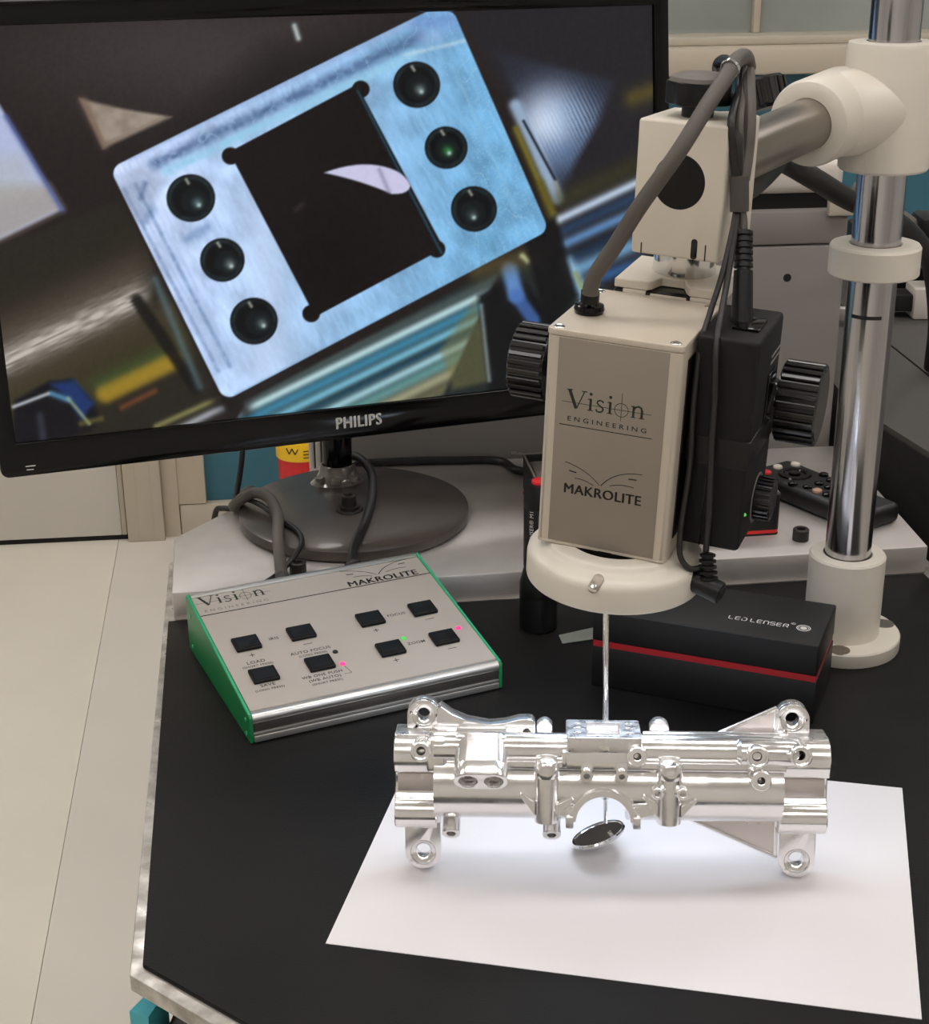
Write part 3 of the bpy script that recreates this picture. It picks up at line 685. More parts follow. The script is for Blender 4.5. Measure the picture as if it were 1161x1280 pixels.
b = B(); b.tube([relp((.1454, .806, .3192)), relp((.1445, .797, .2936))], [.0050, .0058], 16, spline=False); put('plug_body', b, 'black_plastic', pgm)
b = B(); pa, pb = Vector(relp((.1458, .815, .3381))), Vector(relp((.1454, .806, .3192)))
for i in range(6): b.lathe([(.0034, -.0012), (.0050, -.001), (.0050, .001), (.0034, .0012)], pa.lerp(pb, .08 + .16 * i), pb - pa, 18)
b.cyl(pa, pb, .0036, n=14); put('strain_relief', b, 'black_plastic', pgm)
b = B(); b.tube([relp((.145, .819, .3481)), relp((.1458, .817, .3431)), relp((.1458, .815, .3381))], .0022, 10); put('plug_lead', b, 'cable_grey', pgm)

# ================================================================== control box
CM = T((-.1367, .8747, 0)) @ rotm(23.92)
W_, D_, HF, HB = 176.4, 147.5, 19.8, 41.5
cbx = thing('control_box', 'sloping grey control box with black buttons and green side panels', 'control box', CM)
Zx = Matrix(((0, 0, 1, 0), (1, 0, 0, 0), (0, 1, 0, 0), (0, 0, 0, 1)))
prof = [(1.5, 1), (D_ - 1, 1), (D_ - .5, HB - 1.2), (3, HF - .6), (1.5, HF - 4)]
b = B(S); b.prism(prof, 2.4, W_ - 2.4, M=Zx); cbody = put('case', b, 'rail_dark', cbx)
for x in (0, W_ - 2.4):
    sp = [(0, .3), (D_, .3), (D_, HB), (D_ - 2, HB + .6), (1, HF + .2), (-.4, HF - 1.5)]
    b = B(S); b.prism(sp, x, x + 2.4, .5, 1, M=Zx); sd_ = put('side_panel', b, 'green_side', cbx)
    b = B(S); b.tube([(x + 1.2, 1.2, HF - .25), (x + 1.2, D_ - 1.5, HB + .2)], 1.1, 8, spline=False); put('panel_edge', b, 'green_edge', sd_)
    for yy, zz in ((8, 4), (8, 14), (D_ - 10, 6), (D_ - 10, 30)):
        b = B(S); b.lathe([(1.7, 0), (1.5, .5), (0, .6)], (x if x == 0 else x + 2.4, yy, zz), (-1 if x == 0 else 1, 0, 0), 14); put('panel_screw', b, 'green_edge', sd_)
# front rail: rounded top bead, dark groove, lower lip
b = B(S); b.prism(arc(3.4, HF - 3.2, 3.8, 60, 250, 12) + [(6, HF - 7.2), (8, HF - 1)], 2.5, W_ - 2.5, M=Zx); put('front_bead', b, 'rail_alu', cbx)
b = B(S); b.rng(2.5, W_ - 2.5, -.6, 4, .8, 5.2, .5).rng(2.5, W_ - 2.5, .1, 4, 6.0, 7.2, .2); put('front_lip', b, 'rail_alu', cbx)
sl = math.atan2(HB - HF, 149.4); PLM = T((0, 0, HF * S)) @ Matrix.Rotation(sl, 4, 'X')     # panel frame: x along, y up the slope
b = B(S); b.rng(2.5, W_ - 2.5, 5, 143, -1.2, .55, .15); tpn = put('top_panel', b, 'box_panel', cbx, PLM)
b = B(S); b.rng(2.5, W_ - 2.5, 143.2, 149.2, -2, 1.2, .6).rng(2.5, W_ - 2.5, 145, 146.6, 0, 2.0, .4); put('rear_rail', b, 'rail_alu', cbx, PLM)
for x in (22, 60.5, 110.8, 150):
    for y in (79, 40.8):
        b = B(S); b.prism([(-8.8, -7.4), (8.8, -7.4), (8.8, 7.4), (-8.8, 7.4)], 0, 2.7, .5, 1); bt = put('button', b, 'black_matte', cbx, PLM @ T((x * S, (y - 3.0) * S, .0006)))
        b = B(S); b.plate(rrect(-7.2, 7.2, -5.8, 5.8, 1.0), [], 2.5, 3.0, .15); put('button_cap', b, 'black_plastic', bt)
for x, y, m in ((74.8, 33.4, 'led_red'), (75, 48.1, 'led_off'), (124, 47.4, 'led_green'), (164.6, 46.6, 'led_red')):
    b = B(S); b.lathe([(2.0, 0), (1.7, .7), (0, 1.0)], n=16); put('indicator_led', b, m, cbx, PLM @ T((x * S, y * S, .0006)))
def prt(s, x, y, size, bold=.012, width=None, name='button_print'):
    put(name, text_b(s, size * S, bold, 1.1, 'CENTER', None), 'dark_print', tpn, T((x * S, (y - size * .35) * S, .00062)))
for x, y, s in ((22, 63.5, '+'), (61, 63.5, '–'), (110.2, 63.2, '+'), (150.4, 64, '–'), (110, 25.6, '+'), (150.8, 25.8, '–')):
    if s == '+': pol = ribbon([(-2, 0), (2, 0)], .6) + ribbon([(0, -2), (0, 2)], .6)
    else: pol = ribbon([(-3.2, 0), (3.2, 0)], .6)
    put('sign_print', B(S).flat(pol), 'dark_print', tpn, T((x * S, y * S, .00062)))
prt('IRIS', 41.4, 77.4, 4); prt('FOCUS', 130.4, 77, 4); prt('ZOOM', 130.6, 40.4, 4)
prt('LOAD', 22, 55.3, 4.4); prt('(SHORT PRESS)', 22, 51.0, 2.9); prt('SAVE', 21.5, 28.2, 4.2); prt('(LONG PRESS)', 21.5, 23.6, 2.9)
prt('AUTO FOCUS', 60, 55.4, 4.2); prt('(LONG PRESS)', 60.3, 51.0, 2.9); prt('WB ONE PUSH', 58.3, 27.0, 3.9); prt('(WB AUTO)', 58.6, 22.4, 3.9); prt('(SHORT PRESS)', 58.8, 18.0, 2.9)
put('led_pointer', B(S).flat(ribbon([(72, 22.6), (77.4, 22.6)], .35) + ribbon([(77.4, 22.6), (75.2, 31)], .35)), 'dark_print', tpn, T((0, 0, .00062)))
put('panel_line', B(S).flat(ribbon([(2.6, 119.5), (173.8, 119.5)], 1.0)), 'dark_print', tpn, T((0, 0, .00060)))
put('vision_logo', B().flat(vision_polys(.0114)), 'grey_print' if False else 'green_print', tpn, T((.0072, .1315, .00062)))
put('engineering_print', text_b('ENGINEERING', .0042, 0, 1.6, width=.0455), 'grey_print', tpn, T((.0068, .1232, .00062)))
put('makrolite_print', text_b('MAKROLITE', .0092, .0, 1.06, width=.0535, over_=.03), 'dark_print', tpn, T((.1120, .1212, .00062)))
put('makrolite_swoosh', B().flat(makro_polys(.051)), 'dark_print', tpn, T((.1125, .1216, .00062)))

# ================================================================== monitor
SW, SH = .509, .2865
MM = T((-.0874, 1.1758, .2739)) @ rotm(19.4, -7.0, .33)
DC = Vector((-.0905, 1.2035, .020))
mon = thing('monitor', 'black widescreen monitor showing a magnified view of a metal part', 'monitor', T(DC))
def mput(name, b, m, parent=mon): 
    o = put(name, b, m, parent); o.matrix_local = T(-DC) @ MM if parent is mon else Matrix.Identity(4); return o
b = B(); b.plate(rrect(-SW / 2 - .0125, SW / 2 + .0125, -SH / 2 - .0245, SH / 2 + .0170, .006), [rrect(-SW / 2, SW / 2, -SH / 2, SH / 2, .0006)], -.014, .004, .0012, M=FRONT)
bz = mput('bezel', b, 'black_gloss')
b = B(); b.rng(-SW / 2 - .012, SW / 2 + .012, .0135, .022, -SH / 2 - .024, SH / 2 + .0165, .003).rng(-.2, .2, .02, .045, -.11, .11, .01); mput('back_cover', b, 'black_plastic')
# the picture on the screen, painted vertex by vertex
NX, NY = 640, 360
uu, vv = np.meshgrid(np.linspace(0, 1, NX), np.linspace(0, 1, NY))      # v=0 at the top of the picture
src = np.array([(-43, 34), (814, 0), (818, 471), (20, 553)], float)      # picture coordinates of the four screen corners
dst = np.array([(0, 0), (1, 0), (1, 1), (0, 1)], float)
Aq = []; bq = []
for (u_, v_), (x_, y_) in zip(dst, src):
    Aq.append([u_, v_, 1, 0, 0, 0, -u_ * x_, -v_ * x_]); bq.append(x_); Aq.append([0, 0, 0, u_, v_, 1, -u_ * y_, -v_ * y_]); bq.append(y_)
hq = np.linalg.solve(np.array(Aq), np.array(bq)); den = hq[6] * uu + hq[7] * vv + 1
PX = (hq[0] * uu + hq[1] * vv + hq[2]) / den; PY = (hq[3] * uu + hq[4] * vv + hq[5]) / den
rs = np.random.RandomState(5)
def vnoise(x, y, sc, seed=0):
    g = np.random.RandomState(seed).rand(64, 64); x = x / sc + 1000; y = y / sc + 1000
    xi = np.floor(x).astype(int); yi = np.floor(y).astype(int); fx = x - xi; fy = y - yi; fx = fx * fx * (3 - 2 * fx); fy = fy * fy * (3 - 2 * fy)
    a = g[yi % 64, xi % 64]; b_ = g[yi % 64, (xi + 1) % 64]; c = g[(yi + 1) % 64, xi % 64]; d = g[(yi + 1) % 64, (xi + 1) % 64]
    return (a * (1 - fx) + b_ * fx) * (1 - fy) + (c * (1 - fx) + d * fx) * fy
def inpoly(pts):
    """signed distance, negative inside"""
    pts = np.array(pts, float); d2 = np.full(PX.shape, 1e12); ins = np.zeros(PX.shape, bool)
    for i in range(len(pts)):
        a = pts[i]; b_ = pts[(i + 1) % len(pts)]; e = b_ - a
        t_ = np.clip(((PX - a[0]) * e[0] + (PY - a[1]) * e[1]) / (e @ e + 1e-9), 0, 1)
        d2 = np.minimum(d2, (PX - a[0] - t_ * e[0]) ** 2 + (PY - a[1] - t_ * e[1]) ** 2)
        cond = ((a[1] > PY) != (b_[1] > PY)); xx = (b_[0] - a[0]) * (PY - a[1]) / (b_[1] - a[1] + 1e-12) + a[0]
        ins ^= cond & (PX < xx)
    return np.where(ins, -1, 1) * np.sqrt(d2)
IMG = np.zeros(PX.shape + (3,)); IMG[:] = (34, 28, 27)
def over(mask, col):
    global IMG
    mask = np.clip(mask, 0, 1)[..., None]; col = np.asarray(col, float)
    IMG = IMG * (1 - mask) + col * mask
def poly(pts, col, soft=1.5, op=1.0): over(np.clip(.5 - inpoly(pts) / soft, 0, 1) * op, col)
def seg_d(a, b_):
    e = np.array(b_, float) - np.array(a, float); t_ = np.clip(((PX - a[0]) * e[0] + (PY - a[1]) * e[1]) / (e @ e), 0, 1)
    return np.hypot(PX - a[0] - t_ * e[0], PY - a[1] - t_ * e[1])
def glow(a, b_, wd, col, op=1.0, p=2): over(op * np.exp(-(seg_d(a, b_) / wd) ** p), col)
along = (PX * .9 - PY * .436); across = (PX * .436 + PY * .9)      # axes of the imaged part
# upper background
over(np.exp(-(((PX - 250) / 260) ** 2 + ((PY - 60) / 90) ** 2)) * .8, (66, 60, 60))
poly([(330, 60), (520, 18), (420, 90), (180, 210), (230, 150)], (30, 26, 26), 50, .8)
glow((362, 30), (367, 46), 3.5, (170, 180, 180))
# bright window reflection at the left
over(np.clip(.5 - inpoly([(-60, 40), (0, 132), (77, 262), (-60, 330)]) / 5, 0, 1), (178, 188, 222))
over(np.clip(.5 - inpoly([(-60, 230), (60, 232), (77, 262), (-60, 332)]) / 16, 0, 1) * .75, (158, 148, 138))
over(np.clip(.5 - inpoly([(-60, 190), (30, 195), (48, 240), (-60, 262)]) / 24, 0, 1) * .5, (176, 180, 178))
glow((8, 146), (76, 262), 4, (70, 84, 140), .7)
poly([(97, 123), (150, 136), (210, 146), (126, 186)], (138, 124, 112), 5)
glow((101, 126), (128, 182), 6, (120, 96, 80), .6); over(np.clip(.5 - inpoly([(110, 130), (200, 145), (128, 178)]) / 4, 0, 1) * vnoise(PX, PY, 9, 4) * .5, (190, 178, 164))
# lower left cylinder
cyl = np.clip(.5 - inpoly([(-60, 330), (150, 250), (268, 497), (240, 540), (-60, 600)]) / 6, 0, 1)
over(cyl, (38, 34, 28))
d = across - (95 * .436 + 412 * .9)
over(cyl * np.exp(-((d + 4) / 21) ** 2) * (.55 + .6 * vnoise(along * .15, across, 2.4, 2)) * np.clip((190 - PX) / 25, 0, 1), (214, 208, 200))
over(cyl * np.exp(-((d + 34) / 26) ** 2) * .55 * np.clip((200 - PX) / 40, 0, 1), (92, 80, 66))
over(cyl * np.exp(-((d - 32) / 22) ** 2) * .6, (74, 66, 48))
over(cyl * np.exp(-((d - 66) / 26) ** 2) * .6, (66, 62, 34))
glow((130, 492), (212, 452), 13, (170, 138, 40), .85, 4); glow((120, 480), (200, 440), 9, (60, 84, 44), .5)
glow((150, 510), (190, 490), 4, (150, 80, 40), .5)
glow((192, 534), (268, 500), 4, (150, 148, 90), .7); glow((215, 540), (272, 512), 5, (200, 205, 215), .7)
glow((168, 376), (240, 486), 8, (20, 18, 16), .9, 4)
glow((190, 350), (245, 485), 5, (96, 130, 140), .5)
poly([(20, 500), (60, 477), (88, 474), (112, 500), (124, 525), (110, 540), (60, 552), (15, 560)], (18, 17, 22), 6)
poly([(62, 480), (92, 475), (116, 505), (100, 525), (86, 500)], (30, 54, 110), 8, .9); glow((64, 492), (84, 500), 4, (90, 150, 190), .8)
glow((18, 508), (60, 492), 2.5, (200, 205, 210), .8); glow((84, 498), (110, 530), 2.5, (150, 170, 140), .7); glow((100, 530), (124, 524), 4, (140, 130, 60), .5)
glow((50, 520), (55, 555), 5, (70, 76, 92), .5)
# strips below the pad
low = np.clip(.5 - inpoly([(300, 505), (600, 345), (690, 320), (850, 420), (850, 600), (280, 560)]) / 5, 0, 1)
over(low, (34, 40, 40))
for off, wd, col, op in ((-2, 5, (70, 84, 84), .8), (10, 6, (190, 222, 226), .95), (22, 7, (60, 130, 160), .95), (35, 6, (120, 190, 214), .9), (46, 5, (30, 66, 84), .9), (56, 6, (170, 214, 226), .9), (68, 8, (96, 150, 150), .9), (82, 8, (180, 176, 140), .8), (97, 8, (130, 120, 80), .8), (112, 14, (60, 74, 80), .9)):
    dd = across - (310 * .436 + 500 * .9) - off
    over(low * np.exp(-(dd / wd) ** 2) * op * np.clip((604 - PX - .45 * (PY - 380)) / 6, 0, 1), col)
over(np.clip(.5 - inpoly([(545, 440), (590, 375), (612, 480), (560, 492)]) / 8, 0, 1) * .5, (120, 116, 70))
over(np.clip(.5 - inpoly([(592, 372), (640, 340), (700, 420), (690, 500), (606, 500)]) / 8, 0, 1) * .92, (18, 18, 20))
glow((632, 340), (640, 372), 11, (104, 150, 214), .9, 4); glow((640, 372), (662, 404), 9, (70, 110, 180), .8, 4); glow((596, 385), (606, 480), 3, (150, 170, 170), .6)
glow((592, 340), (660, 322), 14, (96, 84, 50), .6); glow((648, 322), (655, 328), 4, (190, 200, 150), .8); glow((268, 500), (300, 515), 10, (24, 20, 18), .8)
# right hand cylinder, blue highlight with machining ridges
over(np.clip(.5 - inpoly([(570, 10), (850, -10), (850, 260), (700, 262)]) / 10, 0, 1), (36, 34, 38))
tri = np.clip(.5 - inpoly([(612, 60), (766, 98), (745, 150), (718, 196), (696, 245), (660, 160)]) / 12, 0, 1)
rid = .72 + .28 * np.sin(along * 1.25 + 2 * vnoise(PX, PY, 12, 3))
tri = tri * np.clip(.25 + .9 * np.exp(-(((PX - 692) / 62) ** 2 + ((PY - 158) / 62) ** 2)), 0, 1)
over(tri * .8, (48, 62, 92))
over(np.clip(tri * 1.5, 0, 1) * np.exp(-(((PX - 682) / 40) ** 2 + ((PY - 155) / 46) ** 2)), (224, 234, 252))
over(tri * np.exp(-(((PX - 715) / 44) ** 2 + ((PY - 140) / 34) ** 2)) * rid * .8, (150, 180, 216))
over(tri * np.clip(1 - np.abs(PX - 735) / 40, 0, 1) * (rid < .62) * .5, (20, 30, 50))
over(tri * np.exp(-(((PX - 700) / 50) ** 2 + ((PY - 196) / 30) ** 2)) * rid * .7, (70, 104, 150))
glow((640, 130), (692, 248), 9, (176, 204, 234), .8, 3); glow((650, 150), (690, 225), 2, (20, 24, 34), .9); glow((690, 228), (696, 248), 3, (150, 152, 140), .8)
glow((700, 250), (820, 195), 14, (60, 58, 32), .6); glow((790, 120), (820, 108), 12, (96, 84, 36), .7)
glow((640, 160), (690, 275), 4.5, (128, 116, 40), .8); glow((672, 230), (690, 280), 6, (92, 84, 30), .7)
for a_, b_, wd, col in (((694, 276), (800, 226), 6, (196, 214, 236)), ((700, 290), (800, 243), 7, (40, 62, 92)), ((704, 306), (800, 262), 7, (96, 140, 190)), ((708, 326), (800, 284), 9, (26, 44, 66)), ((712, 342), (800, 304), 10, (110, 160, 200)), ((715, 362), (800, 330), 8, (50, 90, 140)), ((706, 330), (726, 372), 8, (150, 190, 220))):
    glow(a_, b_, wd, col, .9)
over(np.clip(.5 - inpoly([(690, 270), (718, 372), (680, 420), (650, 300), (676, 280)]) / 8, 0, 1) * .9, (20, 19, 20))
glow((716, 345), (728, 372), 4, (140, 140, 60), .6)
# the pad
pad_o = [(153, 217), (533, 24), (552, 24), (664, 283), (282, 484)]
sdp = inpoly(pad_o) - 14; pm = np.clip(.5 - sdp / 2.0, 0, 1)
base = np.zeros(IMG.shape); k = np.clip((PX - 180) / 420, 0, 1)[..., None]
base[:] = np.array((198, 214, 248)) * (1 - k) + np.array((112, 170, 212)) * k
n1 = vnoise(along, across, 26, 7)[..., None]; n2 = vnoise(along * 2, across * .6, 7, 8)[..., None]
base = base * (.86 + .22 * n1 + .10 * n2)
over(pm, base)
over(pm * np.exp(-((PX - 330) / 36) ** 2) * np.clip((PY - 180) / 60, 0, 1) * .5, (206, 222, 252))
# milled rim along the upper left edge and the top corner
def band(a, b_, wd, col, op): over(pm * op * np.exp(-(seg_d(a, b_) / wd) ** 2) * (.65 + .5 * vnoise(along, across, 5, 31)), col)
band((190, 205), (520, 42), 9, (74, 100, 140), .85); band((160, 196), (510, 24), 5, (150, 178, 222), .8); band((205, 214), (510, 66), 7, (152, 206, 236), .9)
band((520, 26), (560, 22), 14, (110, 146, 200), .8); band((500, 66), (575, 48), 3, (196, 224, 240), .6); band((525, 44), (540, 42), 10, (150, 180, 224), .7)
for off, col, op in ((6, (112, 136, 176), .7), (13, (168, 190, 224), .6), (20, (104, 132, 170), .7), (27, (170, 194, 230), .5)):
    band((146 + off, 240 - off * .45), (262 + off, 468 - off * .45), 3.2, col, op * .9)
over(pm * np.clip(.5 - inpoly([(140, 220), (175, 205), (200, 230), (175, 275), (165, 276)]) / 12, 0, 1) * .35, (120, 130, 150))
band((172, 248), (178, 230), 4, (80, 100, 140), .6); band((178, 276), (186, 262), 6, (70, 96, 140), .4)
over(pm * (vnoise(PX, PY, 2.2, 11) > .72) * np.clip((PX - 540) / 60, 0, 1) * .25, (160, 206, 230))
over(pm * (np.abs(np.sin(along * .11 + vnoise(PX, PY, 30, 12) * 5)) < .05) * .3, (176, 214, 240))
band((230, 300), (255, 285), 7, (110, 140, 185), .6); band((560, 80), (640, 262), 2, (140, 190, 222), .5)
band((290, 496), (660, 304), 3, (120, 160, 196), .6)
# pocket with four corner reliefs
poly([(281, 190), (440, 104), (549, 312), (388, 398)], (25, 20, 20), 2)
for x_, y_ in ((283, 195), (445, 110), (540, 313), (383, 394)):
    over(np.clip(.5 - (np.hypot(PX - x_, PY - y_) - 11) / 2, 0, 1), (25, 20, 20))
glow((441, 112), (546, 318), 1.6, (40, 110, 140), .5)
poly(bez((399, 216), (452, 196), (490, 214), 10) + bez((490, 214), (504, 222), (507, 233), 5) + bez((507, 233), (504, 244), (484, 243), 5) + bez((484, 243), (446, 226), (399, 216), 8), (204, 202, 232), 2.5); glow((468, 212), (480, 240), 3, (120, 118, 150), .5)
glow((365, 262), (372, 256), 4, (60, 54, 50), .5)
# six holes
for x_, y_, r_, dx, dy, gc in ((234, 248, 30, 8, 6, (110, 150, 160)), (273, 326, 27.5, 9, 5, (150, 160, 160)), (312, 403, 29.5, 10, 3, (120, 140, 140)), (515, 104, 29.5, 4, 6, (150, 168, 170)), (552, 184, 27, 2, 4, (60, 180, 84)), (587, 262, 29, -2, 8, (90, 110, 110))):
    rr_ = np.hypot(PX - x_, PY - y_)
    over(np.clip(.5 - (rr_ - r_) / 2, 0, 1), (13, 15, 17)); over(np.exp(-((rr_ - r_ + 4) / 2.5) ** 2) * .35 * (.4 + vnoise(PX, PY, 12, 41)), (60, 84, 90))
    over(np.clip(.5 - (np.hypot(PX - x_ - dx * .6, PY - y_ - dy * .6) - r_ * .55) / 3, 0, 1) * .5, (26, 34, 36))
    over(np.exp(-((PX - x_ - dx) ** 2 + (PY - y_ - dy) ** 2) / 40) * .6, gc); over(np.exp(-((PX - x_ - dx - 2) ** 2 + (PY - y_ - dy - 3) ** 2) / 8) * .9, (190, 214, 210))
    glow((x_ - 6, y_ - r_ * .78), (x_ - 3, y_ - r_ * .62), 2, (190, 196, 180), .7)
IMG = IMG + (vnoise(PX, PY, 3.5, 21)[..., None] - .5) * 5
over(np.ones(PX.shape) * .02, (90, 84, 90))  # faint even haze mixed into the whole picture
c8 = np.clip(IMG / 255.0, 0, 1); LINC = np.where(c8 <= .04045, c8 / 12.92, ((c8 + .055) / 1.055) ** 2.4)
co = np.zeros((NY * NX, 3), np.float32); co[:, 0] = ((uu - .5) * SW).ravel(); co[:, 2] = ((.5 - vv) * SH).ravel()
me = bpy.data.meshes.new('screen_image'); idx = np.arange(NX * NY).reshape(NY, NX)
quads = np.stack([idx[1:, :-1], idx[1:, 1:], idx[:-1, 1:], idx[:-1, :-1]], -1).reshape(-1, 4)
me.vertices.add(NX * NY); me.vertices.foreach_set('co', co.ravel())
me.loops.add(quads.size); me.loops.foreach_set('vertex_index', quads.ravel().astype(np.int32))
me.polygons.add(len(quads)); me.polygons.foreach_set('loop_start', np.arange(0, quads.size, 4, dtype=np.int32)); me.polygons.foreach_set('loop_total', np.full(len(quads), 4, np.int32))
me.update(calc_edges=True)
ca = me.color_attributes.new('picture', 'FLOAT_COLOR', 'POINT'); rgba = np.ones((NX * NY, 4), np.float32); rgba[:, :3] = LINC.reshape(-1, 3); ca.data.foreach_set('color', rgba.ravel())
m = mat('screen', (5, 5, 5), .25, spec=.2); nt = m.node_tree; an = nt.nodes.new('ShaderNodeAttribute'); an.attribute_name = 'picture'
nt.links.new(an.outputs['Color'], nt.nodes['Principled BSDF'].inputs['Emission Color']); nt.nodes['Principled BSDF'].inputs['Emission Strength'].default_value = 0.74
scr = mput('screen', B().rng(-SW / 2 - .003, SW / 2 + .003, .0008, .006, -SH / 2 - .003, SH / 2 + .003), 'black_plastic')
put('screen_image', me, 'screen', scr)
tx = text_b('PHILIPS', .0125, .0, 1.10, 'CENTER', width=.0365, over_=.035); put('brand_print', tx, 'white_print', bz, T((0, -.00415, -SH / 2 - .0160)) @ FRONT)
put('bezel_mark', B().flat(ribbon([(-.2495, -.1605), (-.2425, -.1605)], .0007) + ribbon([(-.249, -.163), (-.244, -.1632)], .0006)), 'white_print', bz, T((0, -.00415, 0)) @ FRONT)
# round base, clear neck and mount
b = B(); b.lathe([(0, 0), (.090, 0), (.0935, .002), (.0942, .006), (.0935, .0095), (.090, .0112), (.06, .0150), (.03, .0185), (0, .019)], n=96); dsc = put('base_disc', b, 'disc_brown', mon)
nk = Vector((-.1060, 1.2440, .036)) - DC
b = B(); b.tube([nk + Vector((0, 0, -.002)), nk + Vector((.0003, .001, .04)), nk + Vector((.003, .006, .12)), nk + Vector((.006, -.012, .2))], .0125, 20, 6); put('neck', b, 'black_gloss', mon)
b = B(); b.lathe([(.0265, 0), (.0235, .003), (.0185, .0075), (.0158, .013), (.0145, .020), (.0136, .021), (.012, .020)], nk + Vector((0, 0, -.0035)), (0, 0, 1), 40); put('neck_collar', b, 'clear_grey', mon)
for a in (-140, -90, -40):
    b = B(); b.lathe([(.0045, 0), (.0040, .003), (0, .0042)], nk + Vector((.0185 * math.cos(R(a)), .0185 * math.sin(R(a)), .006)), (0, 0, 1), 16); put('collar_stud', b, 'clear_grey', mon)

# ================================================================== bolts
def bolt(name, label, p, r, hgt, washer=False):
    o = thing(name, label, 'bolt', T(p))
    z = 0
    if washer:
        b = B(); b.lathe([(0, 0), (.0110, 0), (.0114, .001), (.0114, .003), (.0108, .004), (0, .004)], n=36); put('washer', b, 'bolt_brown', o)
        b = B(); b.lathe([(0, .004), (.0080, .004), (.0080, .0062), (0, .0062)], n=30); put('washer', b, 'bolt_brown', o); z = .006
    b = B(); b.lathe([(0, z), (r, z), (r, z + hgt - .0008), (r - .0008, z + hgt), (r * .58, z + hgt), (r * .52, z + hgt - .0006), (r * .52, z + hgt - .004), (0, z + hgt - .0042)], n=32); put('bolt_head', b, 'bolt_brown', o)
    return o
bolt('socket_bolt', 'dark socket-head bolt with washers on the round monitor base', (-.0922, 1.1772, .0355), .0058, .0095, True)
bolt('socket_bolt', 'dark socket-head bolt on the steel plate right behind the control box', (-.1262, 1.0935, .020), .0064, .0100)
bolt('socket_bolt', 'dark socket-head bolt on the steel plate between open case and column', (.2650, 1.1500, .020), .0064, .0095)

# ================================================================== cables by the monitor
cc = cable('control_cable', 'thick grey cable looping over the left of the monitor base to the control box', [(-.1320, 1.0365, .0240), (-.1340, 1.0560, .0270), (-.1388, 1.090, .0330), (-.1442, 1.125, .0370), (-.1471, 1.155, .0420), (-.1565, 1.185, .0450), (-.1692, 1.197, .0455), (-.1793, 1.198, .0410), (-.1860, 1.2030, .0340), (-.1905, 1.2140, .0268), (-.1895, 1.2290, .0250), (-.1855, 1.2450, .0255), (-.1800, 1.2600, .0200), (-.1780, 1.2680, -.02), (-.1770, 1.275, -.20)], .0046, 'cable_grey', 14)
cable('thin_cable', 'thin black cable curling around the grey cable on the monitor base', [(-.1910, 1.2250, .0235), (-.1835, 1.212, .0345), (-.1651, 1.188, .0385), (-.1455, 1.160, .0365), (-.1310, 1.140, .0360), (-.1250, 1.118, .0350), (-.1290, 1.098, .0320), (-.1390, 1.084, .0250), (-.1480, 1.072, .0226), (-.1560, 1.062, .0200), (-.1625, 1.050, .0120), (-.1660, 1.042, .0045)], .0021)
cable('power_lead', 'black power lead hanging from the back of the monitor on the left', [(-.1830, 1.245, .115), (-.1839, 1.240, .0703), (-.1862, 1.232, .0491), (-.1895, 1.222, .0320), (-.1925, 1.215, .0250), (-.2000, 1.2180, .0235), (-.2070, 1.2225, .0185), (-.2110, 1.2260, -.01), (-.2125, 1.228, -.10), (-.2125, 1.232, -.40)], .0024)
vc = cable('video_cable', 'dark grey cable arching from behind the monitor neck down the disc to the control box', [(-.1000, 1.262, .0505), (-.0900, 1.256, .0540), (-.0775, 1.228, .0520), (-.0745, 1.195, .0440), (-.0775, 1.155, .0385), (-.0835, 1.118, .0360), (-.0850, 1.096, .0340), (-.0840, 1.078, .0320), (-.0800, 1.064, .0315)], .0036, 'cable_black', 14)
b = B(); o_ = Vector((-.1000, 1.262, .0505)); e0 = Vector((-.0836, 1.076, .0335)) - o_; e1 = Vector((-.0775, 1.060, .0315)) - o_
b.lathe([(.0038, 0), (.0070, .001), (.0074, .003), (.0062, .0045), (.0072, .006), (.0070, .016), (0, .016)], e0, e1 - e0, 24); put('cable_boot', b, 'cable_black', vc)
b = B(); o_ = Vector((-.1320, 1.0365, .0240)); e0 = Vector((-.1352, 1.0680, .0295)) - o_; e1 = Vector((-.1338, 1.0555, .0270)) - o_
b.lathe([(.0047, 0), (.0054, .0004), (.0054, .003), (.0050, .0034), (.0050, .010), (.0054, .0104), (.0054, .0128), (.0047, .0132)], e0, e1 - e0, 24); put('cable_sleeve', b, 'cable_sleeve', cc)
cable('floor_cable', 'black cable lying along the foot of the grey machine', [(-.115, 1.3205, .0240), (-.0802, 1.3230, .0240), (-.0437, 1.3260, .0240), (-.0146, 1.3270, .0240), (.03, 1.3250, .0240), (.045, 1.302, .0240), (.060, 1.295, .0240)], .0036)
cable('sleeved_cable', 'black sleeved cable passing behind the column under the boom', [(.150, .887, .3440), (.170, .930, .3410), (.1960, 1.01, .3370), (.2192, 1.10, .3256), (.2495, 1.12, .308), (.2817, 1.15, .2878), (.33, 1.20, .262), (.40, 1.34, .20), (.44, 1.43, .12), (.45, 1.46, .066)], .0078)

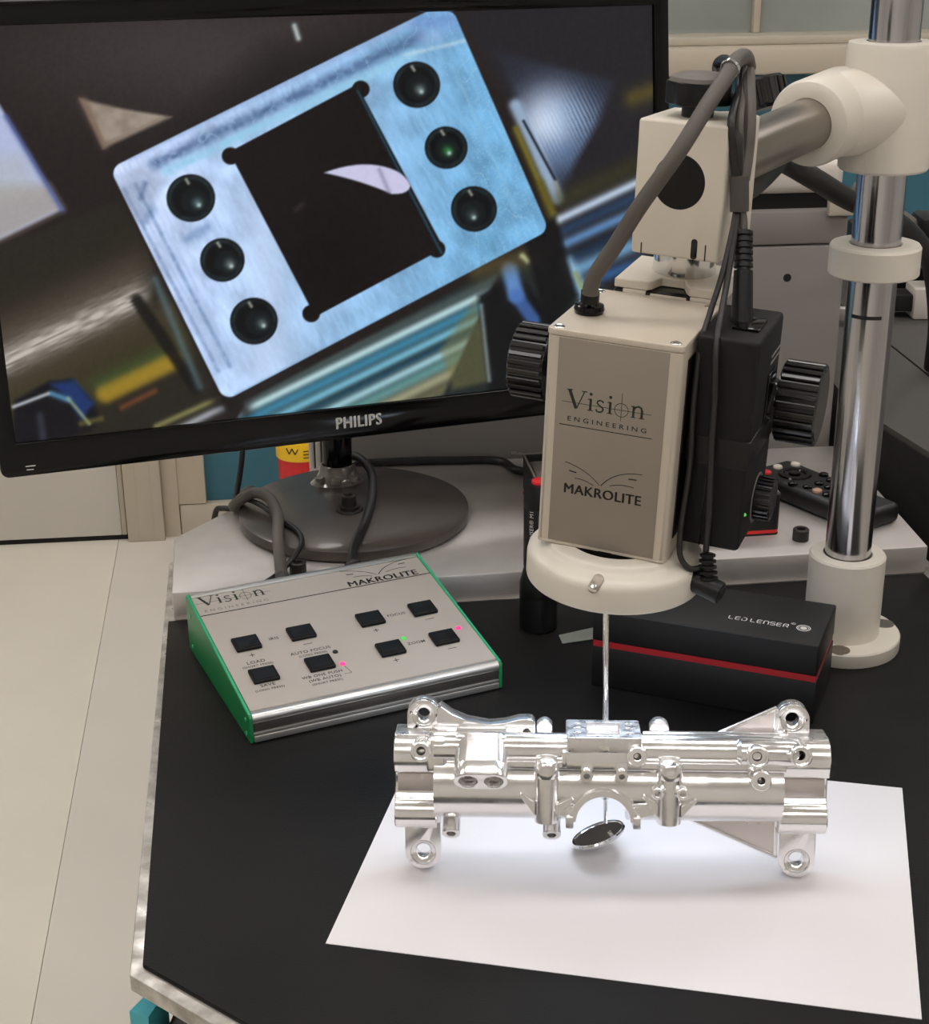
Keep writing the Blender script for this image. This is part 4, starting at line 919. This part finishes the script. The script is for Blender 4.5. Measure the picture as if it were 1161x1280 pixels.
# ================================================================== flashlight
fl_ = thing('flashlight', 'black pocket flashlight standing on its head on the mat beside the ring light', 'flashlight', T((.0530, 1.0400, 0)))
b = B(); b.lathe([(0, 0), (.0132, 0), (.0138, .0008), (.0138, .026), (.0136, .027), (.0138, .028), (.0137, .036), (.0118, .044), (.0112, .046)], n=48); put('lamp_head', b, 'black_plastic', fl_)
b = B(); b.lathe([(.0112, .046), (.0108, .048), (.0111, .050), (.0111, .094), (.0108, .095), (.0111, .096), (.0111, .110), (.0104, .1125), (.0, .1125)], n=48); fb_ = put('barrel', b, 'black_plastic', fl_)
b = B(); b.lathe([(.0058, .1125), (.0056, .1142), (.0040, .1150), (0, .1152)], n=28); put('tail_switch', b, 'ls_red_bright', fl_)
tx = text_b('LED LENSER® M1', .0042, .0, 1.1); 
for v in tx.bm.verts:
    ang = R(-114) - v.co.y / .0111; x_ = v.co.x; v.co = Vector((.01145 * math.cos(ang), .01145 * math.sin(ang), .060 + x_))
for v in tx.bm.verts: pass
put('barrel_print', tx, 'white_print', fb_)

# ================================================================== black product box with red band
LB = thing('flashlight_box', 'black cardboard box with a red band lying behind the machined part', 'box', T((.0847, .9495, 0)) @ rotm(-21.9))
b = B(S); b.rng(0, 149.1, 0, 65.8, 0.2, 30, .7); put('box_base', b, 'ls_black', LB)
b = B(S); b.rng(.6, 148.5, .6, 65.2, 29.8, 34.5); put('red_band', b, 'ls_red', LB)
b = B(S); b.rng(0, 149.1, 0, 65.8, 34.3, 56.2, 1.2, 3); lid = put('box_lid', b, 'ls_black', LB)
def techno(word, hgt):
    G = {'L': [[(0, 1), (0, .12), (.1, 0), (.62, 0)]], 'E': [[(.62, 1), (.1, 1), (0, .88), (0, .12), (.1, 0), (.62, 0)], [(.14, .52), (.6, .52)]],
         'D': [[(.1, 1), (.5, 1), (.66, .84), (.66, .16), (.5, 0), (.02, 0), (.02, .5)]], 'N': [[(0, 0), (0, .86), (.12, 1), (.52, 1), (.66, .84), (.66, 0)]],
         'S': [[(.64, 1), (.1, 1), (0, .9), (0, .62), (.1, .52), (.54, .52), (.64, .42), (.64, .1), (.54, 0), (0, 0)]],
         'R': [[(0, 0), (0, .9), (.1, 1), (.54, 1), (.64, .9), (.64, .58), (.54, .46), (.16, .46)], [(.4, .46), (.66, 0)]]}
    P = []; x = 0
    for ch in word:
        if ch == ' ': x += .34; continue
        for st in G[ch]: P += ribbon([((px_ + x) * hgt, py_ * hgt) for px_, py_ in st], .15 * hgt)
        x += .94
    return P
tx = B().flat(techno('LED LENSER', .00455)); put('brand_print', tx, 'white_print', lid, T((.0866, .0198, .05632)))
put('brand_mark', B().flat(ribbon(arc(0, 0, .0043, 0, 360, 30), .0006) + [circ(0, 0, .0022, 20)] + ribbon(arc(0, 0, .0032, 0, 360, 30), .0004)), 'white_print', lid, T((.1352, .0225, .05632)))
put('registered_mark', text_b('®', .0042), 'white_print', lid, T((.1264, .0252, .05632)))

# open case behind the head
OC = thing('open_case', 'open black case with grey foam and a red foot line on the steel plate', 'case', T((.0656, 1.1361, .020)) @ rotm(7.5))
b = B(S); ow, od, oh = 186, 124, 34
b.plate(rrect(0, ow, 0, od, 4), [rrect(2.2, ow - 2.2, 2.2, od - 2.2, 3)], 4.4, oh, .4); b.rng(1, ow - 1, 1, od - 1, 4.2, 6); put('case_wall', b, 'ls_black', OC)
b = B(S); b.plate(rrect(.3, ow - .3, .3, od - .3, 4), [], 1.6, 4.4); put('red_line', b, 'ls_red_bright', OC)
b = B(S); b.plate(rrect(0, ow, 0, od, 4), [], 0, 1.6); put('case_foot', b, 'ls_black', OC)
b = B(S); b.plate(rrect(5, ow - 5, 5, od - 5, 3), [rrect(30, 150, 40, 90, 6)], 6.2, 29, .5); put('foam_insert', b, 'foam_grey', OC)
b = B(S); b.tube([(1, 2, oh), (1, od - 4, oh), (4, od - 1, oh), (ow - 4, od - 1, oh), (ow - 1, od - 4, oh), (ow - 1, 4, oh)], 1.1, 8, 4); put('case_rim', b, 'clear_grey', OC)

# ================================================================== remote control
rdir = Vector((-.56, .83, 0)).normalized(); yaw = math.degrees(math.atan2(-rdir.x, rdir.y))
RC = thing('remote_control', 'black remote control with rows of round keys lying on the steel plate', 'remote control', T((.3325, 1.1700, .0202)) @ rotm(yaw))
b = B(S); b.rng(-24, 24, 0, 128, 0, 17, 5.5, 4); rc = put('remote_case', b, 'remote_black', RC)
for r_ in range(5):
    for c_ in (-1, 0, 1):
        x, y = c_ * 13.5, 24 + r_ * 11
        b = B(S); b.lathe([(4.1, 0), (3.9, 1.6), (2.6, 2.4), (0, 2.5)], (x, y, 17), n=18)
        put('key', b, 'key_white' if (r_, c_) in ((3, 1),) else 'key_tan' if (r_, c_) == (3, -1) else 'black_gloss', RC)
b = B(S); b.lathe([(8.5, 0), (9.5, 1.4), (13.5, 1.4), (14.2, 0)], (0, 96, 17), n=36); put('navigation_ring', b, 'black_gloss', RC)
b = B(S); b.lathe([(5, 0), (4.6, 2), (0, 2.3)], (0, 96, 17), n=24); put('key', b, 'black_gloss', RC)
for x, y, m_ in ((-17, 112, 'key_red'), (17, 112, 'key_white'), (0, 116, 'key_white'), (-18, 80, 'black_gloss'), (18, 80, 'black_gloss')):
    b = B(S); b.lathe([(4.1, 0), (3.9, 1.6), (2.6, 2.4), (0, 2.5)], (x, y, 17), n=18); put('key', b, m_, RC)

tag(put('mat_patch', B().prism([(.0672, 1.0245), (.0935, 1.0365), (.0925, 1.0180), (.0690, 1.0110)][::-1], .0002, .0006), 'patch_grey'), 'small greenish grey flat patch on the mat next to the flashlight', 'card')  # thin flat greenish grey patch on the mat

# ================================================================== grey machine behind the plate
GY = 5.0
GM = T((.05, 1.3565, 0)) @ rotm(GY)
gm = thing('grey_machine', 'large plain grey machine housing standing behind the workbench', 'machine', T((.05, 1.3565, FLOOR)) @ rotm(GY))
def gput(name, b, m): return put(name, b, m, gm, T((0, 0, -FLOOR)))
gput('lower_panel', B().rng(-.155, .29, .0, .32, FLOOR, .2035, .003), 'machine_grey')
gput('upper_panel', B().rng(-.150, .29, .0, .32, .2045, .2340, .002), 'machine_grey')
gput('black_recess', B().rng(-.145, .280, .012, .32, .2338, .2475), 'dark_gap')
gput('white_cover', B().rng(-.150, .285, .004, .32, .2475, .2760, .008, 4), 'machine_white')
gput('plug_hole', B().lathe([(.0036, -.001), (.0036, .0004), (0, .0004)], (.2385, 0, .1750), (0, -1, 0), 24), 'dark_gap')
gput('side_bracket', B().rng(.270, .292, -.006, .002, .230, .244, .001), 'trim_white')
# ribbed white duct beside it
du = thing('ribbed_duct', 'white ribbed plastic strip standing behind the monitor neck', 'duct', T((-.1395, 1.3455, FLOOR)))
for i in range(5): put('rib', B().rng(.0 + i * .006, .0045 + i * .006, -.006, .012, 0, .06 - FLOOR, .001), 'door_white', du)
put('strip_back', B().rng(0, .029, .0121, .016, 0, .06 - FLOOR), 'door_white', du)

# granite table at the right
gt = thing('granite_table', 'dark granite machine table at the right edge behind the workbench', 'granite table', T((.36, 1.3, FLOOR)))
def grel(P): return [(x - .36, y - 1.3) for x, y in P]
put('granite_slab', B().prism(grel([(.445, 1.02), (.366, 1.318), (.350, 1.38), (.350, 1.95), (.3985, 1.95), (.433, 1.567), (.4635, 1.25), (.485, 1.02)]), .70, .06 - FLOOR), 'granite', gt)
put('granite_slab', B().prism(grel([(.487, 1.02), (.4655, 1.25), (.435, 1.567), (.4005, 1.95), (1.2, 1.95), (1.2, 1.02)]), .70, .0605 - FLOOR), 'granite', gt)
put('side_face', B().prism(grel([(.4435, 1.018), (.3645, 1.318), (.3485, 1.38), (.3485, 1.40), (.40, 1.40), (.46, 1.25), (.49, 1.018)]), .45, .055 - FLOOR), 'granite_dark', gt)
put('stand', B().rng(.06, .8, -.25, .6, 0, .699), 'granite_dark', gt)
mc = thing('measuring_carriage', 'dark carriage with grey arm and metal bracket on the granite table', 'machine', T((.47, 1.70, .0605)))
put('carriage_block', B().rng(-.02, .12, .03, .15, 0, .07, .006), 'black_plastic', mc)
put('white_foot', B().rng(.012, .06, -.05, -.01, 0, .034, .003), 'machine_white', mc)
put('dark_inset', B().rng(-.012, .028, -.045, -.012, .008, .026, .002), 'dark_gap', mc)
put('metal_bracket', B().rng(-.075, -.006, -.09, -.08, .004, .018, .002, M=Matrix.Rotation(R(-28), 4, 'Z')), 'steel_slab', mc)
put('grey_arm', B().tube([(-.05, .02, .125), (.0, .0, .098), (.035, -.01, .072), (.06, -.02, .045)], .012, 16), 'cable_grey', mc)
put('arm_joint', B().rng(.018, .07, -.03, .02, .075, .105, .006), 'black_plastic', mc)
put('silver_rod', B().tube([(.02, -.045, .06), (.045, -.05, .03), (.06, -.05, .004)], .005, 12), 'steel_slab', mc)

# red bin with yellow lid on the floor by the wall
rb_ = thing('waste_container', 'red container with a yellow lid standing on the floor by the teal wall', 'container', T((-.335, 3.06, FLOOR)))
b = B(); b.lathe([(0, 0), (.040, 0), (.0425, .02), (.0475, .267), (0, .267)], n=40); put('container_body', b, 'bin_red', rb_)
b = B(); b.lathe([(.049, .261), (.0505, .263), (.0505, .289), (.048, .297), (.03, .303), (0, .303)], n=40); ld = put('container_lid', b, 'bin_yellow', rb_)
zz = []
for (t0, z0), (t1_, z1) in zip([(-118, .291), (-111, .279), (-104, .291), (-97, .279), (-90, .290)][:-1], [(-111, .279), (-104, .291), (-97, .279), (-90, .290)]):
    zz.append(((t0, z0), (t1_, z1)))
b = B()
for (t0, z0), (t1_, z1) in zz:
    b.tube([(.0508 * math.cos(R(t0)), .0508 * math.sin(R(t0)), z0), (.0508 * math.cos(R(t1_)), .0508 * math.sin(R(t1_)), z1)], .0012, 6, spline=False)
for z0 in (.271, .278, .285):
    b.tube([(.0508 * math.cos(R(a)), .0508 * math.sin(R(a)), z0) for a in (-78, -70, -62, -54)], .001, 6)
put('lid_print', b, 'dark_print', ld)
